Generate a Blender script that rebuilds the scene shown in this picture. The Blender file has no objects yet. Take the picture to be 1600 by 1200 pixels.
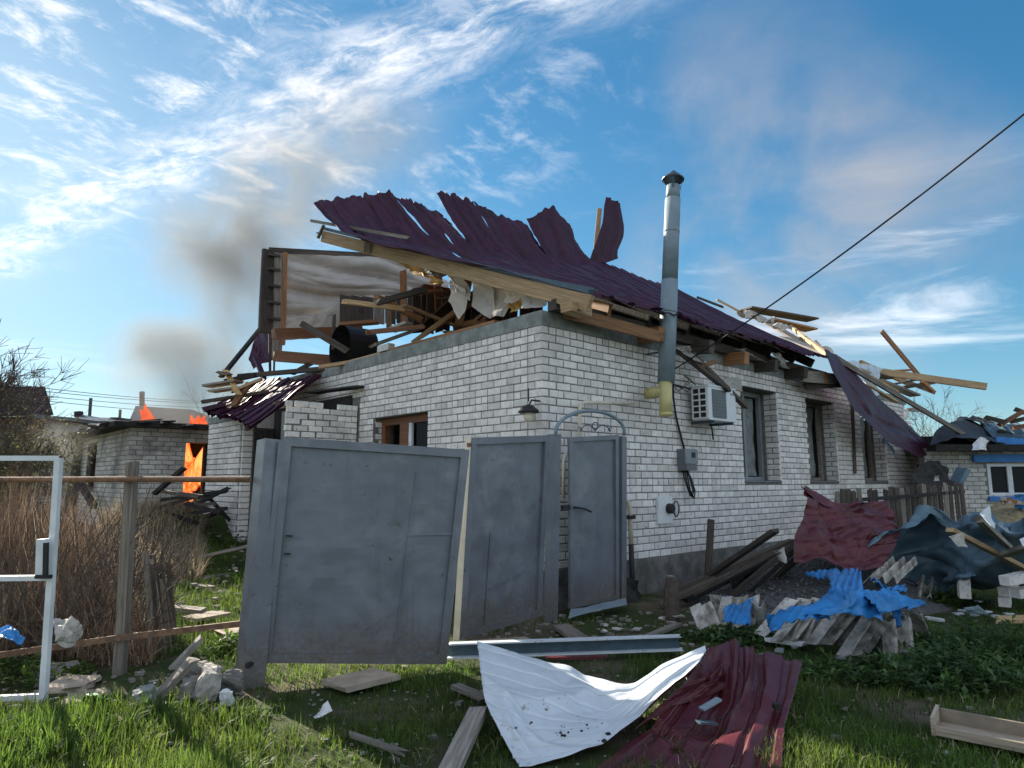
import bpy, math, random
import numpy as np
from mathutils import Vector, Matrix, noise as mnoise
SC = bpy.context.scene
COL = SC.collection
rnd = random.Random(7)
rng = np.random.default_rng(7)
rad = math.radians
# ------------------------------------------------------------------ camera
F = 1040.0
PIT = math.atan(152 / F)
sP, cP = math.sin(PIT), math.cos(PIT)
CAMZ = 1.5
cam = bpy.data.objects.new('camera', bpy.data.cameras.new('camera'))
COL.objects.link(cam)
cam.location = (0, 0, CAMZ)
cam.rotation_euler = (math.pi / 2 + PIT, 0, 0)
cam.data.sensor_width = 36.0
cam.data.lens = 36.0 * F / 1600.0
cam.data.clip_start = 0.05
cam.data.clip_end = 3000
SC.camera = cam
# ------------------------------------------------------------------ light
SUN_AZ, SUN_EL = -41.2, 24.5          # degrees from +Y, clockwise positive
SUN_D = Vector((math.sin(rad(SUN_AZ)) * math.cos(rad(SUN_EL)), math.cos(rad(SUN_AZ)) * math.cos(rad(SUN_EL)), math.sin(rad(SUN_EL))))
sun = bpy.data.objects.new('sun', bpy.data.lights.new('sun', 'SUN'))
COL.objects.link(sun)
sun.data.energy = 2.0
sun.data.angle = rad(0.6)
sun.data.color = (1.0, 0.91, 0.76)
sun.rotation_euler = SUN_D.to_track_quat('Z', 'Y').to_euler()
SC.view_settings.view_transform = 'Standard'
SC.view_settings.look = 'None'
SC.view_settings.exposure = 2.75
SC.view_settings.gamma = 1.0
SC.view_settings.use_curve_mapping = False
SC.cycles.use_denoising = True
SC.cycles.max_bounces = 6
SC.cycles.transparent_max_bounces = 12
SC.cycles.volume_step_rate = 2.0
SC.cycles.volume_max_steps = 128
SC.cycles.sample_clamp_indirect = 6.0


def px_dir(px, py):
    v = (600 - py) / F
    return Vector(((px - 800) / F, cP - v * sP, sP + v * cP))


W = bpy.data.worlds.new('World')
SC.world = W
W.use_nodes = True
nt = W.node_tree
nt.nodes.clear()


class NB:
    """small node-graph writer"""
    def __init__(s, nt): s.nt = nt
    def n(s, t, **kw):
        nd = s.nt.nodes.new(t)
        for k, v in kw.items(): setattr(nd, k, v)
        return nd
    def put(s, sock, v):
        if hasattr(v, 'is_output') or isinstance(v, bpy.types.NodeSocket): s.nt.links.new(v, sock)
        elif v is not None: sock.default_value = v
    def m(s, op, a, b=None, c=None, clamp=False):
        nd = s.n('ShaderNodeMath', operation=op, use_clamp=clamp)
        s.put(nd.inputs[0], a)
        if b is not None: s.put(nd.inputs[1], b)
        if c is not None: s.put(nd.inputs[2], c)
        return nd.outputs[0]
    def v(s, op, a, b=None):
        nd = s.n('ShaderNodeVectorMath', operation=op)
        s.put(nd.inputs[0], a)
        if b is not None: s.put(nd.inputs[1], b)
        return nd.outputs['Value'] if op in ('DOT_PRODUCT', 'LENGTH') else nd.outputs['Vector']
    def xyz(s, a, b, c):
        nd = s.n('ShaderNodeCombineXYZ')
        for i, q in enumerate((a, b, c)): s.put(nd.inputs[i], q)
        return nd.outputs[0]
    def noise(s, vec, scale, detail=4, rough=0.55, dist=0.0, lac=2.0):
        nd = s.n('ShaderNodeTexNoise')
        s.put(nd.inputs['Vector'], vec)
        nd.inputs['Scale'].default_value = scale
        nd.inputs['Detail'].default_value = detail
        nd.inputs['Roughness'].default_value = rough
        nd.inputs['Distortion'].default_value = dist
        return nd.outputs['Fac']
    def ss(s, x, lo, hi, a=0.0, b=1.0):
        nd = s.n('ShaderNodeMapRange', interpolation_type='SMOOTHSTEP')
        s.put(nd.inputs[0], x)
        for i, q in zip((1, 2, 3, 4), (lo, hi, a, b)): nd.inputs[i].default_value = q
        return nd.outputs[0]
    def mix(s, f, a, b):
        nd = s.n('ShaderNodeMix', data_type='RGBA')
        s.put(nd.inputs[0], f)
        s.put(nd.inputs[6], a if not isinstance(a, tuple) else (*a[:3], 1))
        s.put(nd.inputs[7], b if not isinstance(b, tuple) else (*b[:3], 1))
        return nd.outputs[2]


g = NB(nt)
sky = g.n('ShaderNodeTexSky', sky_type='NISHITA')
sky.sun_disc = False
sky.sun_elevation = rad(SUN_EL)
sky.sun_rotation = rad(SUN_AZ)
sky.altitude = 100
sky.air_density = 1.0
sky.dust_density = 0.2
sky.ozone_density = 3.5
D = g.n('ShaderNodeTexCoord').outputs['Generated']


def sky_q(px, py):
    d = px_dir(px, py)
    return Vector((d.x / d.z, d.y / d.z))


sep = g.n('ShaderNodeSeparateXYZ')
nt.links.new(D, sep.inputs[0])
zz = g.m('MAXIMUM', sep.outputs[2], 0.04)
q = g.xyz(g.m('DIVIDE', sep.outputs[0], zz), g.m('DIVIDE', sep.outputs[1], zz), 0.0)
q1, q2 = sky_q(60, 345), sky_q(800, -10)
ax = (q2 - q1).normalized()
pr = Vector((-ax.y, ax.x))
al = g.m('ADD', g.v('DOT_PRODUCT', q, (ax.x, ax.y, 0)), -q1.dot(ax))
ac = g.m('ADD', g.v('DOT_PRODUCT', q, (pr.x, pr.y, 0)), -q1.dot(pr))
warp = g.m('MULTIPLY', g.m('SUBTRACT', g.noise(q, 0.9, 3), 0.5), 0.9)
acw = g.m('ADD', ac, warp)
band = g.m('POWER', 2.718, g.m('MULTIPLY', g.m('POWER', g.m('ABSOLUTE', g.m('DIVIDE', acw, 0.155)), 2.0), -1.0))
st1 = g.noise(g.xyz(g.m('MULTIPLY', al, 0.9), g.m('MULTIPLY', acw, 1.7), 3.0), 4.0, 10, 0.68, 0.2)
st2 = g.noise(g.xyz(g.m('MULTIPLY', al, 2.2), g.m('MULTIPLY', ac, 1.5), 7.0), 3.0, 10, 0.68, 0.3)
# cirrus streets: the main streak, the mottled field on its sun side, thin veils low down
q3 = sky_q(150, 120)
dist = g.v('LENGTH', g.v('SUBTRACT', q, (q3.x, q3.y, 0)))
# cirrus thins out over the house; unseen cloud added behind the camera for fill light
clear = g.v('DOT_PRODUCT', D, tuple(px_dir(900, 420).normalized()))
fill_field = g.ss(clear, math.cos(rad(82)), math.cos(rad(52)), 1.0, 0.0)
field = g.ss(dist, 0.2, 1.7, 0.95, 0.0)
c1 = g.m('MULTIPLY', band, g.ss(st1, 0.33, 0.62))
c2 = g.m('MAXIMUM', g.m('MULTIPLY', field, g.ss(st2, 0.46, 0.76)), g.m('MULTIPLY', fill_field, g.ss(st2, 0.38, 0.64)))
veil = g.noise(g.xyz(g.m('MULTIPLY', sep.outputs[0], 1.6), g.m('MULTIPLY', sep.outputs[1], 1.6), g.m('MULTIPLY', sep.outputs[2], 9.0)), 1.7, 6, 0.6, 0.6)
low = g.m('MULTIPLY', g.ss(sep.outputs[2], 0.10, 0.20, 0.0, 1.0), g.ss(sep.outputs[2], 0.24, 0.42, 1.0, 0.0))
c3 = g.m('MULTIPLY', low, g.ss(veil, 0.50, 0.74, 0.0, 0.6))
sund = g.v('DOT_PRODUCT', D, tuple(SUN_D))
cl = g.m('MAXIMUM', g.m('MAXIMUM', g.m('MULTIPLY', g.m('MULTIPLY', c1, g.ss(g.noise(g.xyz(g.m('MULTIPLY', al, 2.2), g.m('MULTIPLY', ac, 5.0), 1.0), 3.4, 9, .7, .5), .30, .66, .25, 1.0)), .80), g.m('MULTIPLY', c2, 0.95)), c3)
# cloud light: brighter towards the sun
fw = g.ss(sund, 0.45, 1.0, 0.0, 1.0)
ccol = g.mix(fw, (4.6, 4.6, 4.7), (4.9, 4.6, 4.3))
# drifting smoke in the sky at two bearings
def puff(px, py, w, k=1.0):
    d = px_dir(px, py).normalized()
    dd = g.v('DOT_PRODUCT', D, tuple(d))
    return g.ss(dd, math.cos(w), math.cos(w * 0.15), 0.0, k)
sm = g.noise(g.v('MULTIPLY', D, (1.0, 1.0, 1.35)), 3.2, 7, 0.56, 0.35)
pm_ = puff(1250, 345, 0.26)
for a in ((1120, 415, 0.16, .8), (1390, 360, 0.2, .7), (1180, 200, 0.2, .5), (1270, 270, .16, .9), (1300, 440, 0.2, .6)):
    pm_ = g.m('MAXIMUM', pm_, puff(*a))
smk = g.m('MULTIPLY', pm_, g.ss(sm, 0.34, 0.68, 0.0, 0.62))
# the aureole round the sun is softened the way a veil of cirrus does
lim = g.v('DIVIDE', sky.outputs[0], g.v('ADD', g.v('MULTIPLY', sky.outputs[0], (.095, .095, .085)), (1.0, 1.0, 1.0)))
hs = g.n('ShaderNodeHueSaturation'); g.put(hs.inputs['Color'], g.v('MULTIPLY', lim, (.84, 1.0, .99))); hs.inputs['Saturation'].default_value = 1.22; hs.inputs['Value'].default_value = 0.60
skyc = g.mix(g.m('MULTIPLY', smk, 1.0), hs.outputs[0], (2.1, 1.85, 1.7))
skyc = g.mix(g.m('MULTIPLY', cl, 0.88), skyc, ccol)
bg = g.n('ShaderNodeBackground')
nt.links.new(skyc, bg.inputs[0])
bg.inputs[1].default_value = 0.05
out = g.n('ShaderNodeOutputWorld')
nt.links.new(bg.outputs[0], out.inputs[0])

# ------------------------------------------------------------------ frame of reference
TH = rad(47.7)
UR = Vector((math.sin(TH), math.cos(TH), 0))     # along the long wall, away from the camera
UL = Vector((-math.cos(TH), math.sin(TH), 0))    # along the gable wall
CN = Vector((0.3722, 8.15, 0))                   # the near corner of the house
HROT = math.pi / 2 - TH
CAM = Vector((0, 0, CAMZ))
ZUP = Vector((0, 0, 1))


def H(s, t, z): return CN + UR * s + UL * t + Vector((0, 0, z))
def AY(px, py, Y):
    d = px_dir(px, py); return CAM + d * (Y / d.y)
def G(px, py, z=0.0):
    d = px_dir(px, py); return CAM + d * ((z - CAMZ) / d.z)
def onp(px, py, p0, n):
    d = px_dir(px, py); return CAM + d * ((p0 - CAM).dot(n) / d.dot(n))
def PR(px, py, t=0.0): return onp(px, py, CN + UL * t, UL)
def PL(px, py, s=0.0): return onp(px, py, CN + UR * s, UR)


# ------------------------------------------------------------------ materials
MATS = {}
def mat(name, col, rough=0.8, metal=0.0, var=0.18, scale=6.0, bump=0.15, bscale=60.0, col2=None, s2=1.3, th=(0.5, 0.7), rand=0.0,
        spec=0.5, wood=False, two=None, trans=0.0, isl=0.0, streak=0.0, chips=None, cth=.70, mud=0.0):
    m = bpy.data.materials.new(name)
    m.use_nodes = True
    nt = m.node_tree
    nt.nodes.clear()
    b = NB(nt)
    geo = b.n('ShaderNodeNewGeometry')
    pos = geo.outputs['Position']
    bs = b.n('ShaderNodeBsdfPrincipled')
    o = b.n('ShaderNodeOutputMaterial')
    if wood:
        uv = b.n('ShaderNodeTexCoord').outputs['UV']
        oi = b.n('ShaderNodeObjectInfo').outputs['Random']
        vv = b.v('ADD', b.v('MULTIPLY', uv, (1.6, 28.0, 1.0)), b.xyz(b.m('MULTIPLY', oi, 37.0), 0.0, b.m('MULTIPLY', oi, 11.0)))
        n1 = b.noise(vv, 1.6, 5, 0.62, 0.6)
    else:
        n1 = b.noise(pos, scale, 5, 0.6)
    f = b.ss(n1, 0.3, 0.7)
    lo = tuple(c * (1 - var) for c in col)
    hi = tuple(min(1, c * (1 + var)) for c in col)
    c = b.mix(f, lo, hi)
    if streak:
        vs = b.v('MULTIPLY', pos, (5.0, 5.0, 0.35))
        sn = b.noise(vs, 1.5, 5, 0.6)
        c = b.mix(b.ss(sn, 0.52, 0.72, 0.0, streak), c, tuple(x * 0.35 for x in col))
    if col2:
        n2 = b.noise(pos, s2, 6, 0.65, 0.4)
        c = b.mix(b.ss(n2, th[0], th[1]), c, col2)
    if chips:
        n3 = b.noise(pos, 17, 8, .72, .3); n4 = b.noise(pos, 1.9, 4, .6)
        c = b.mix(b.m('MULTIPLY', b.ss(n3, cth - .06, cth, 0, 1), b.ss(n4, .44, .58)), c, chips)
    if mud:
        sz = b.n('ShaderNodeSeparateXYZ'); nt.links.new(pos, sz.inputs[0])
        c = b.mix(b.m('MULTIPLY', b.ss(b.m('ADD', sz.outputs[2], b.m('MULTIPLY', b.noise(pos, 5, 6, .7), -.7)), -.25, .22, mud, 0.0), b.ss(b.noise(pos, 30, 5, .7), .3, .6)), c, (.13, .10, .075))
    if rand or isl:
        r = b.n('ShaderNodeObjectInfo').outputs['Random']
        ri = geo.outputs['Random Per Island']
        k = b.m('FRACT', b.m('ADD', r, b.m('MULTIPLY', ri, 3.7)))
        a = max(rand, isl)
        kk = b.ss(k, 0.0, 1.0, 1 - a, 1 + a)
        hs = b.n('ShaderNodeHueSaturation')
        b.put(hs.inputs['Color'], c); b.put(hs.inputs['Value'], kk)
        c = hs.outputs[0]
    if two:
        c = b.mix(geo.outputs['Backfacing'], c, two)
    b.put(bs.inputs['Base Color'], c)
    rr = b.m('ADD', rough - 0.08, b.m('MULTIPLY', n1, 0.16))
    b.put(bs.inputs['Roughness'], rr)
    bs.inputs['Metallic'].default_value = metal
    bs.inputs['Specular IOR Level'].default_value = spec
    if bump:
        bp = b.n('ShaderNodeBump')
        bp.inputs['Strength'].default_value = bump
        bp.inputs['Distance'].default_value = 0.02
        b.put(bp.inputs['Height'], n1 if wood else b.noise(pos, bscale, 4, 0.6))
        nt.links.new(bp.outputs[0], bs.inputs['Normal'])
    sh = bs.outputs[0]
    if trans:
        tr = b.n('ShaderNodeBsdfTranslucent')
        b.put(tr.inputs[0], c)
        mx = b.n('ShaderNodeMixShader')
        mx.inputs[0].default_value = trans
        nt.links.new(sh, mx.inputs[1]); nt.links.new(tr.outputs[0], mx.inputs[2])
        sh = mx.outputs[0]
    nt.links.new(sh, o.inputs[0])
    MATS[name] = m
    return m


def emis(name, c1, c2, st, scale=3.0):
    m = bpy.data.materials.new(name); m.use_nodes = True
    nt = m.node_tree; nt.nodes.clear(); b = NB(nt)
    pos = b.n('ShaderNodeNewGeometry').outputs['Position']
    n1 = b.noise(b.v('MULTIPLY', pos, (1, 1, .5)), scale, 4, .6, .8)
    lw = b.n('ShaderNodeLayerWeight'); lw.inputs[0].default_value = .35
    e = b.n('ShaderNodeEmission')
    b.put(e.inputs[0], b.mix(b.m('MULTIPLY', b.ss(n1, .30, .62), b.ss(lw.outputs['Facing'], .05, .6, 1.0, .1)), c1, c2)); e.inputs[1].default_value = st
    tr = b.n('ShaderNodeBsdfTransparent'); mx = b.n('ShaderNodeMixShader')
    b.put(mx.inputs[0], b.m('MULTIPLY', b.ss(lw.outputs['Facing'], .15, .85), b.ss(n1, .25, .5, 1.0, .75) if False else 1.0))
    nt.links.new(e.outputs[0], mx.inputs[1]); nt.links.new(tr.outputs[0], mx.inputs[2])
    o = b.n('ShaderNodeOutputMaterial'); nt.links.new(mx.outputs[0], o.inputs[0])
    MATS[name] = m


mat('brick', (0.80, 0.757, 0.722), 0.9, var=0.10, scale=14, bump=0.35, bscale=90, rand=0.15, col2=(0.54, 0.50, 0.47), s2=1.1, th=(0.52, 0.8), streak=0.28, chips=(.36, .31, .28), cth=.655)
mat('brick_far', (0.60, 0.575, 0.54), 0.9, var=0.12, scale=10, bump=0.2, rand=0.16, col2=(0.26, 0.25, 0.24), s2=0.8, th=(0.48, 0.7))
mat('mortar', (0.20, 0.185, 0.17), 0.95, var=0.3, scale=20, bump=0.5, bscale=120)
mat('concrete', (0.24, 0.26, 0.25), 0.92, var=0.25, scale=7, bump=0.5, bscale=50, col2=(0.36, 0.36, 0.34), s2=2.2, th=(.5, .75))
mat('foundation', (0.17, 0.165, 0.155), 0.95, var=0.35, scale=5, bump=0.8, bscale=30, col2=(0.09, 0.09, 0.075), s2=1.5)
mat('plaster', (0.33, 0.31, 0.28), 0.9, var=0.2)
mat('wood_raw', (0.46, 0.31, 0.17), 0.75, wood=True, var=0.3, bump=0.25, rand=0.2)
mat('wood_pale', (0.36, 0.29, 0.22), 0.85, wood=True, var=0.3, bump=0.3, rand=.15)
mat('wood_orange', (0.30, 0.145, 0.06), 0.7, wood=True, var=0.35, bump=0.25, rand=0.2)
mat('wood_grey', (0.23, 0.20, 0.17), 0.9, wood=True, var=0.4, bump=0.5, rand=0.25)
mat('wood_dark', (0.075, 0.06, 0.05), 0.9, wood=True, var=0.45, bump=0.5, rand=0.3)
mat('wood_brown', (0.19, 0.075, 0.03), 0.5, wood=True, var=0.3, bump=0.15)
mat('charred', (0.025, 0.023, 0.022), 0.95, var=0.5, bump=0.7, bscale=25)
mat('purple', (0.046, 0.010, 0.030), 0.5, metal=0.0, var=0.25, scale=3, bump=0.06, bscale=12, col2=(0.075, 0.035, 0.055), s2=2.5, th=(.6, .85), spec=.28)
mat('sheet_back', (0.30, 0.30, 0.31), 0.5, metal=0.2, var=0.2, bump=0.05)
mat('red', (0.095, 0.014, 0.021), 0.42, metal=0.1, var=0.2, scale=2.5, bump=0.08, bscale=9, col2=(0.06, 0.02, 0.022), s2=3.0, th=(.58, .8))
mat('white_sheet', (0.60, 0.645, 0.69), 0.42, metal=0.05, var=0.08, scale=3, bump=0.06, bscale=8, col2=(0.46, 0.43, 0.38), s2=3.2, th=(.6, .82), chips=(.12, .08, .05), cth=.66)
mat('gate', (0.150, 0.165, 0.195), 0.42, metal=0.12, var=0.14, scale=2.2, bump=0.07, bscale=9, col2=(0.215, 0.23, 0.255), s2=1.6, th=(.48, .72), spec=.5, streak=.22, chips=(.085, .05, .035), cth=.66, mud=.8)
mat('steel', (0.21, 0.27, 0.31), 0.6, metal=0.05, var=0.14, scale=3, bump=0.04, streak=.2)
mat('steel_dark', (0.07, 0.11, 0.14), 0.5, metal=0.3, var=0.2, bump=0.05)
mat('yellow', (0.60, 0.53, 0.24), 0.55, var=0.1, bump=0.03)
mat('cream', (0.66, 0.60, 0.47), 0.55, var=0.12, bump=0.04, col2=(.35, .28, .2), s2=6, th=(.6, .75))
mat('black', (0.012, 0.012, 0.013), 0.6, var=0.3, bump=0.03)
mat('room_shade', (0.03, 0.028, 0.027), 0.95, var=0.4, bump=0.2)  # near black colour standing for indoor shade
mat('white_plastic', (0.72, 0.73, 0.74), 0.45, var=0.06, bump=0.02)
mat('grey_plastic', (0.13, 0.145, 0.16), 0.5, var=0.12, bump=0.03)
mat('grey_mid', (0.22, 0.24, 0.26), 0.5, var=0.12, bump=0.03)
mat('white_paint', (0.70, 0.72, 0.74), 0.5, var=0.1, bump=0.08, col2=(.30, .22, .17), s2=9, th=(.64, .74))
mat('membrane', (0.58, 0.535, 0.48), 0.8, var=0.06, scale=3, bump=0.15, bscale=10, trans=.06)
mat('insulation', (0.52, 0.49, 0.45), 0.9, var=0.1, bump=0.2, bscale=20, trans=.2)
mat('foam_gold', (0.55, 0.36, 0.14), 0.9, var=0.2, bump=0.3)
mat('roof_black', (0.022, 0.026, 0.034), 0.6, var=0.3, bump=.2)
mat('bag_grey', (0.36, 0.35, 0.33), 0.6, var=0.2, bump=.2)
mat('tarp_navy', (0.095, 0.155, 0.195), 0.5, var=0.3, scale=3, bump=0.25, bscale=14, spec=.5)
mat('tarp_blue', (0.030, 0.215, 0.54), 0.42, var=0.25, scale=5, bump=0.25, bscale=30)
mat('trim_blue', (0.03, 0.20, 0.55), 0.5, var=0.15, bump=0.05)
mat('slate', (0.50, 0.475, 0.44), 0.95, var=0.25, scale=9, bump=0.5, bscale=55, col2=(0.19, 0.172, 0.15), s2=6.0, th=(.44, .64), rand=.22)
mat('gravel', (0.15, 0.15, 0.155), 0.95, var=0.4, scale=30, bump=0.6, bscale=40, isl=.35)
mat('rubble', (0.25, 0.23, 0.205), 0.95, var=0.25, scale=8, bump=0.5, bscale=35, rand=.3, isl=.3)
mat('board', (0.32, 0.26, 0.20), 0.9, var=0.2, scale=7, bump=0.3, rand=.25)
mat('straw', (0.30, 0.24, 0.14), 0.95, var=0.35, scale=14, bump=0.8, bscale=60)
mat('rust', (0.20, 0.11, 0.065), 0.85, var=0.35, scale=12, bump=0.4, bscale=60, col2=(.10, .07, .055), s2=6)
mat('bark', (0.10, 0.078, 0.062), 0.95, var=0.3, scale=20, bump=0.5)
mat('brush', (0.25, 0.155, 0.105), 0.9, var=0.35, scale=2.5, bump=0, isl=.45, trans=.12)
mat('brush_pale', (0.42, 0.33, 0.22), 0.9, var=0.3, scale=2.5, bump=0, isl=.4, trans=.2)
mat('grass', (0.085, 0.150, 0.022), 0.6, var=0.45, scale=1.2, bump=0, isl=.45, trans=.55, col2=(.115, .165, .03), s2=.9, th=(.4, .7))
mat('weed', (0.065, 0.120, 0.028), 0.6, var=0.35, scale=3, bump=0, isl=.4, trans=.35)
mat('bud_leaf', (0.12, 0.12, 0.055), 0.7, var=0.35, scale=3, bump=0, isl=.4, trans=.4)
mat('teal', (0.20, 0.42, 0.38), 0.6, var=0.1)
mat('roof_far', (0.045, 0.034, 0.042), 0.95, var=0.2, bump=.1, spec=.05)
mat('roof_haze', (0.15, 0.165, 0.18), 0.95, var=0.1, spec=.05)
mat('far_trees', (0.13, 0.12, 0.10), 1.0, var=0.4, scale=.8, isl=.3)
mat('cloth_white', (0.66, 0.66, 0.66), 0.9, var=0.1, scale=9, bump=.2)
mat('green_bag', (0.10, 0.30, 0.10), 0.5, var=0.2)
mat('glass_dark', (0.015, 0.018, 0.022), 0.3, var=0.1, bump=0, spec=.15)
emis('flame', (1.0, 0.075, 0.006), (1.0, 0.42, 0.11), .26, 4.0)
emis('flame_dim', (0.8, 0.10, 0.035), (0.9, 0.2, 0.08), .17)

# ground: soil with grassy green patches and worn tracks
def ground_mat():
    m = bpy.data.materials.new('ground'); m.use_nodes = True
    nt = m.node_tree; nt.nodes.clear(); b = NB(nt)
    pos = b.n('ShaderNodeNewGeometry').outputs['Position']
    soil = b.mix(b.noise(pos, 7, 8, .7), (.070, .055, .040), (.18, .145, .105))
    soil = b.mix(b.ss(b.noise(pos, 38, 4, .7), .60, .72), soil, (.24, .21, .17))
    gr = b.mix(b.noise(pos, 11, 6, .7), (.022, .036, .010), (.060, .085, .022))
    c = b.mix(b.ss(b.noise(pos, .75, 6, .65, .5), .36, .54), soil, gr)
    bs = b.n('ShaderNodeBsdfPrincipled'); b.put(bs.inputs['Base Color'], c)
    bs.inputs['Roughness'].default_value = .95
    bs.inputs['Specular IOR Level'].default_value = .2
    bp = b.n('ShaderNodeBump'); bp.inputs['Strength'].default_value = .9; bp.inputs['Distance'].default_value = .03
    b.put(bp.inputs['Height'], b.noise(pos, 24, 6, .7)); nt.links.new(bp.outputs[0], bs.inputs['Normal'])
    o = b.n('ShaderNodeOutputMaterial'); nt.links.new(bs.outputs[0], o.inputs[0]); MATS['ground'] = m
ground_mat()


# ------------------------------------------------------------------ mesh building
class MB:
    def __init__(s): s.v, s.f, s.uv, s.mi = [], [], [], []
    def quad_faces(s, pts, faces, uvs=None, mi=0):
        o = len(s.v)
        s.v += [Vector(p) for p in pts]
        for k, fc in enumerate(faces):
            s.f.append([o + i for i in fc]); s.mi.append(mi)
            s.uv.append(uvs[k] if uvs else [(pts[i][0], pts[i][1]) for i in fc])
    def bar(s, a, b, w, h, up=None, mi=0, tw=1.0, jag=0.0):
        """box from a to b; w across, h along up"""
        a, b = Vector(a), Vector(b)
        d = b - a; L = d.length; d = d.normalized()
        up = Vector(up) if up is not None else (ZUP if abs(d.z) < 0.95 else Vector((0, 1, 0)))
        sd = d.cross(up).normalized(); u2 = sd.cross(d).normalized()
        P = []
        for c, k, e in ((a, 1.0, -1), (b, tw, 1)):
            for i, j in ((-1, -1), (1, -1), (1, 1), (-1, 1)):
                P.append(c + sd * (i * w * k / 2) + u2 * (j * h * k / 2) + d * (e * rnd.uniform(-jag, jag) if jag else 0))
        o = rnd.uniform(0, 9)
        fs, us = [], []
        per = [0, w, w + h, 2 * w + h, 2 * w + 2 * h]
        for k in range(4):
            n = (k + 1) % 4
            fs.append([k, 4 + k, 4 + n, n])
            us.append([(o, per[k]), (o + L, per[k]), (o + L, per[k + 1]), (o, per[k + 1])])
        fs += [[0, 1, 2, 3], [7, 6, 5, 4]]
        us += [[(o, 0), (o + w * .1, 0), (o + w * .1, h), (o, h)]] * 2
        s.quad_faces(P, fs, us, mi)
    def box(s, c, d, ux=Vector((1, 0, 0)), uy=Vector((0, 1, 0)), mi=0):
        c = Vector(c); ux = Vector(ux); uy = Vector(uy); uz = ux.cross(uy)
        s.bar(c - ux * d[0] / 2, c + ux * d[0] / 2, d[1], d[2], uz, mi)
    def hbox(s, s0, s1, t0, t1, z0, z1, mi=0):
        """box in house axes"""
        s.box(H((s0 + s1) / 2, (t0 + t1) / 2, (z0 + z1) / 2), (s1 - s0, t1 - t0, z1 - z0), UR, UL, mi)
    def tube(s, pts, r, n=8, mi=0, cap=True):
        pts = [Vector(p) for p in pts]
        rs = r if isinstance(r, (list, tuple)) else [r] * len(pts)
        o = len(s.v); ref = None; L = 0
        for i, p in enumerate(pts):
            d = (pts[min(i + 1, len(pts) - 1)] - pts[max(i - 1, 0)]).normalized()
            if ref is None: ref = d.orthogonal().normalized()
            ref = (ref - d * ref.dot(d)); ref = ref.normalized() if ref.length > 1e-6 else d.orthogonal().normalized()
            bn = d.cross(ref)
            for k in range(n):
                a = 2 * math.pi * k / n
                s.v.append(p + (ref * math.cos(a) + bn * math.sin(a)) * rs[i])
        for i in range(len(pts) - 1):
            for k in range(n):
                k2 = (k + 1) % n
                s.f.append([o + i * n + k, o + i * n + k2, o + (i + 1) * n + k2, o + (i + 1) * n + k]); s.mi.append(mi)
                s.uv.append([(i * .3, k * .05), (i * .3, k * .05 + .05), (i * .3 + .3, k * .05 + .05), (i * .3 + .3, k * .05)])
        if cap:
            for b, rev in ((o, True), (o + (len(pts) - 1) * n, False)):
                fc = list(range(b, b + n)); fc = fc[::-1] if rev else fc
                s.f.append(fc); s.mi.append(mi); s.uv.append([(0, 0)] * n)
    def lump(s, c, d, seed=0, n=8, flat=1.0, mi=0):
        """irregular stone-like convex piece"""
        r = random.Random(seed); o = len(s.v)
        c = Vector(c)
        R = Matrix.Rotation(r.uniform(0, 6.28), 3, 'Z')
        for i, j, k in ((-1, -1, -1), (1, -1, -1), (1, 1, -1), (-1, 1, -1), (-1, -1, 1), (1, -1, 1), (1, 1, 1), (-1, 1, 1)):
            p = Vector((i * d[0] / 2 * r.uniform(.55, 1), j * d[1] / 2 * r.uniform(.55, 1), k * d[2] / 2 * r.uniform(.6, 1)))
            s.v.append(c + R @ p)
        for fc in ((0, 3, 2, 1), (4, 5, 6, 7), (0, 1, 5, 4), (1, 2, 6, 5), (2, 3, 7, 6), (3, 0, 4, 7)):
            s.f.append([o + i for i in fc]); s.mi.append(mi); s.uv.append([(0, 0), (.2, 0), (.2, .2), (0, .2)])


def rock(mb, c, d, seed=0):
    """rounded broken lump"""
    r = random.Random(seed); o = len(mb.v); c = Vector(c); n = 5
    R = Matrix.Rotation(r.uniform(0, 6.28), 3, 'Z') @ Matrix.Rotation(r.uniform(-.4, .4), 3, 'X')
    off = Vector((seed * 1.7, seed * .9, 0)); idx = {}
    def vert(p):
        k = tuple(round(x, 4) for x in p)
        if k not in idx:
            q = p.normalized(); q = q * (1 / max(abs(q.x), abs(q.y), abs(q.z))) ** .62
            q = q * (1 + .38 * mnoise.noise(q * 1.3 + off) + .12 * mnoise.noise(q * 4 + off))
            idx[k] = len(mb.v); mb.v.append(c + R @ Vector((q.x * d[0] / 2, q.y * d[1] / 2, q.z * d[2] / 2)))
        return idx[k]
    for a in range(3):
        for sg in (-1, 1):
            for i in range(n):
                for j in range(n):
                    q = []
                    for di, dj in ((0, 0), (1, 0), (1, 1), (0, 1)):
                        p = [0, 0, 0]; p[a] = sg; p[(a + 1) % 3] = -1 + 2 * (i + di) / n; p[(a + 2) % 3] = -1 + 2 * (j + dj) / n
                        q.append(vert(Vector(p)))
                    mb.f.append(q if sg > 0 else q[::-1]); mb.mi.append(0); mb.uv.append([(0, 0)] * 4)


def _mesh(name, mb, mats, smooth, org):
    me = bpy.data.meshes.new(name)
    me.from_pydata([tuple(p - org) for p in mb.v], [], mb.f)
    for m in mats: me.materials.append(MATS[m])
    if len(mats) > 1: me.polygons.foreach_set('material_index', mb.mi)
    uvl = me.uv_layers.new(name='UVMap')
    flat = [c for f in mb.uv for p in f for c in p[:2]]
    if len(flat) == 2 * len(me.loops): uvl.data.foreach_set('uv', flat)
    if smooth: me.polygons.foreach_set('use_smooth', [True] * len(me.polygons))
    me.validate(); me.update()
    return me


def tag(o, label=None, cat=None, group=None, kind=None):
    if label: o['label'] = label
    if cat: o['category'] = cat
    if group: o['group'] = group
    if kind: o['kind'] = kind
    return o


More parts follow.
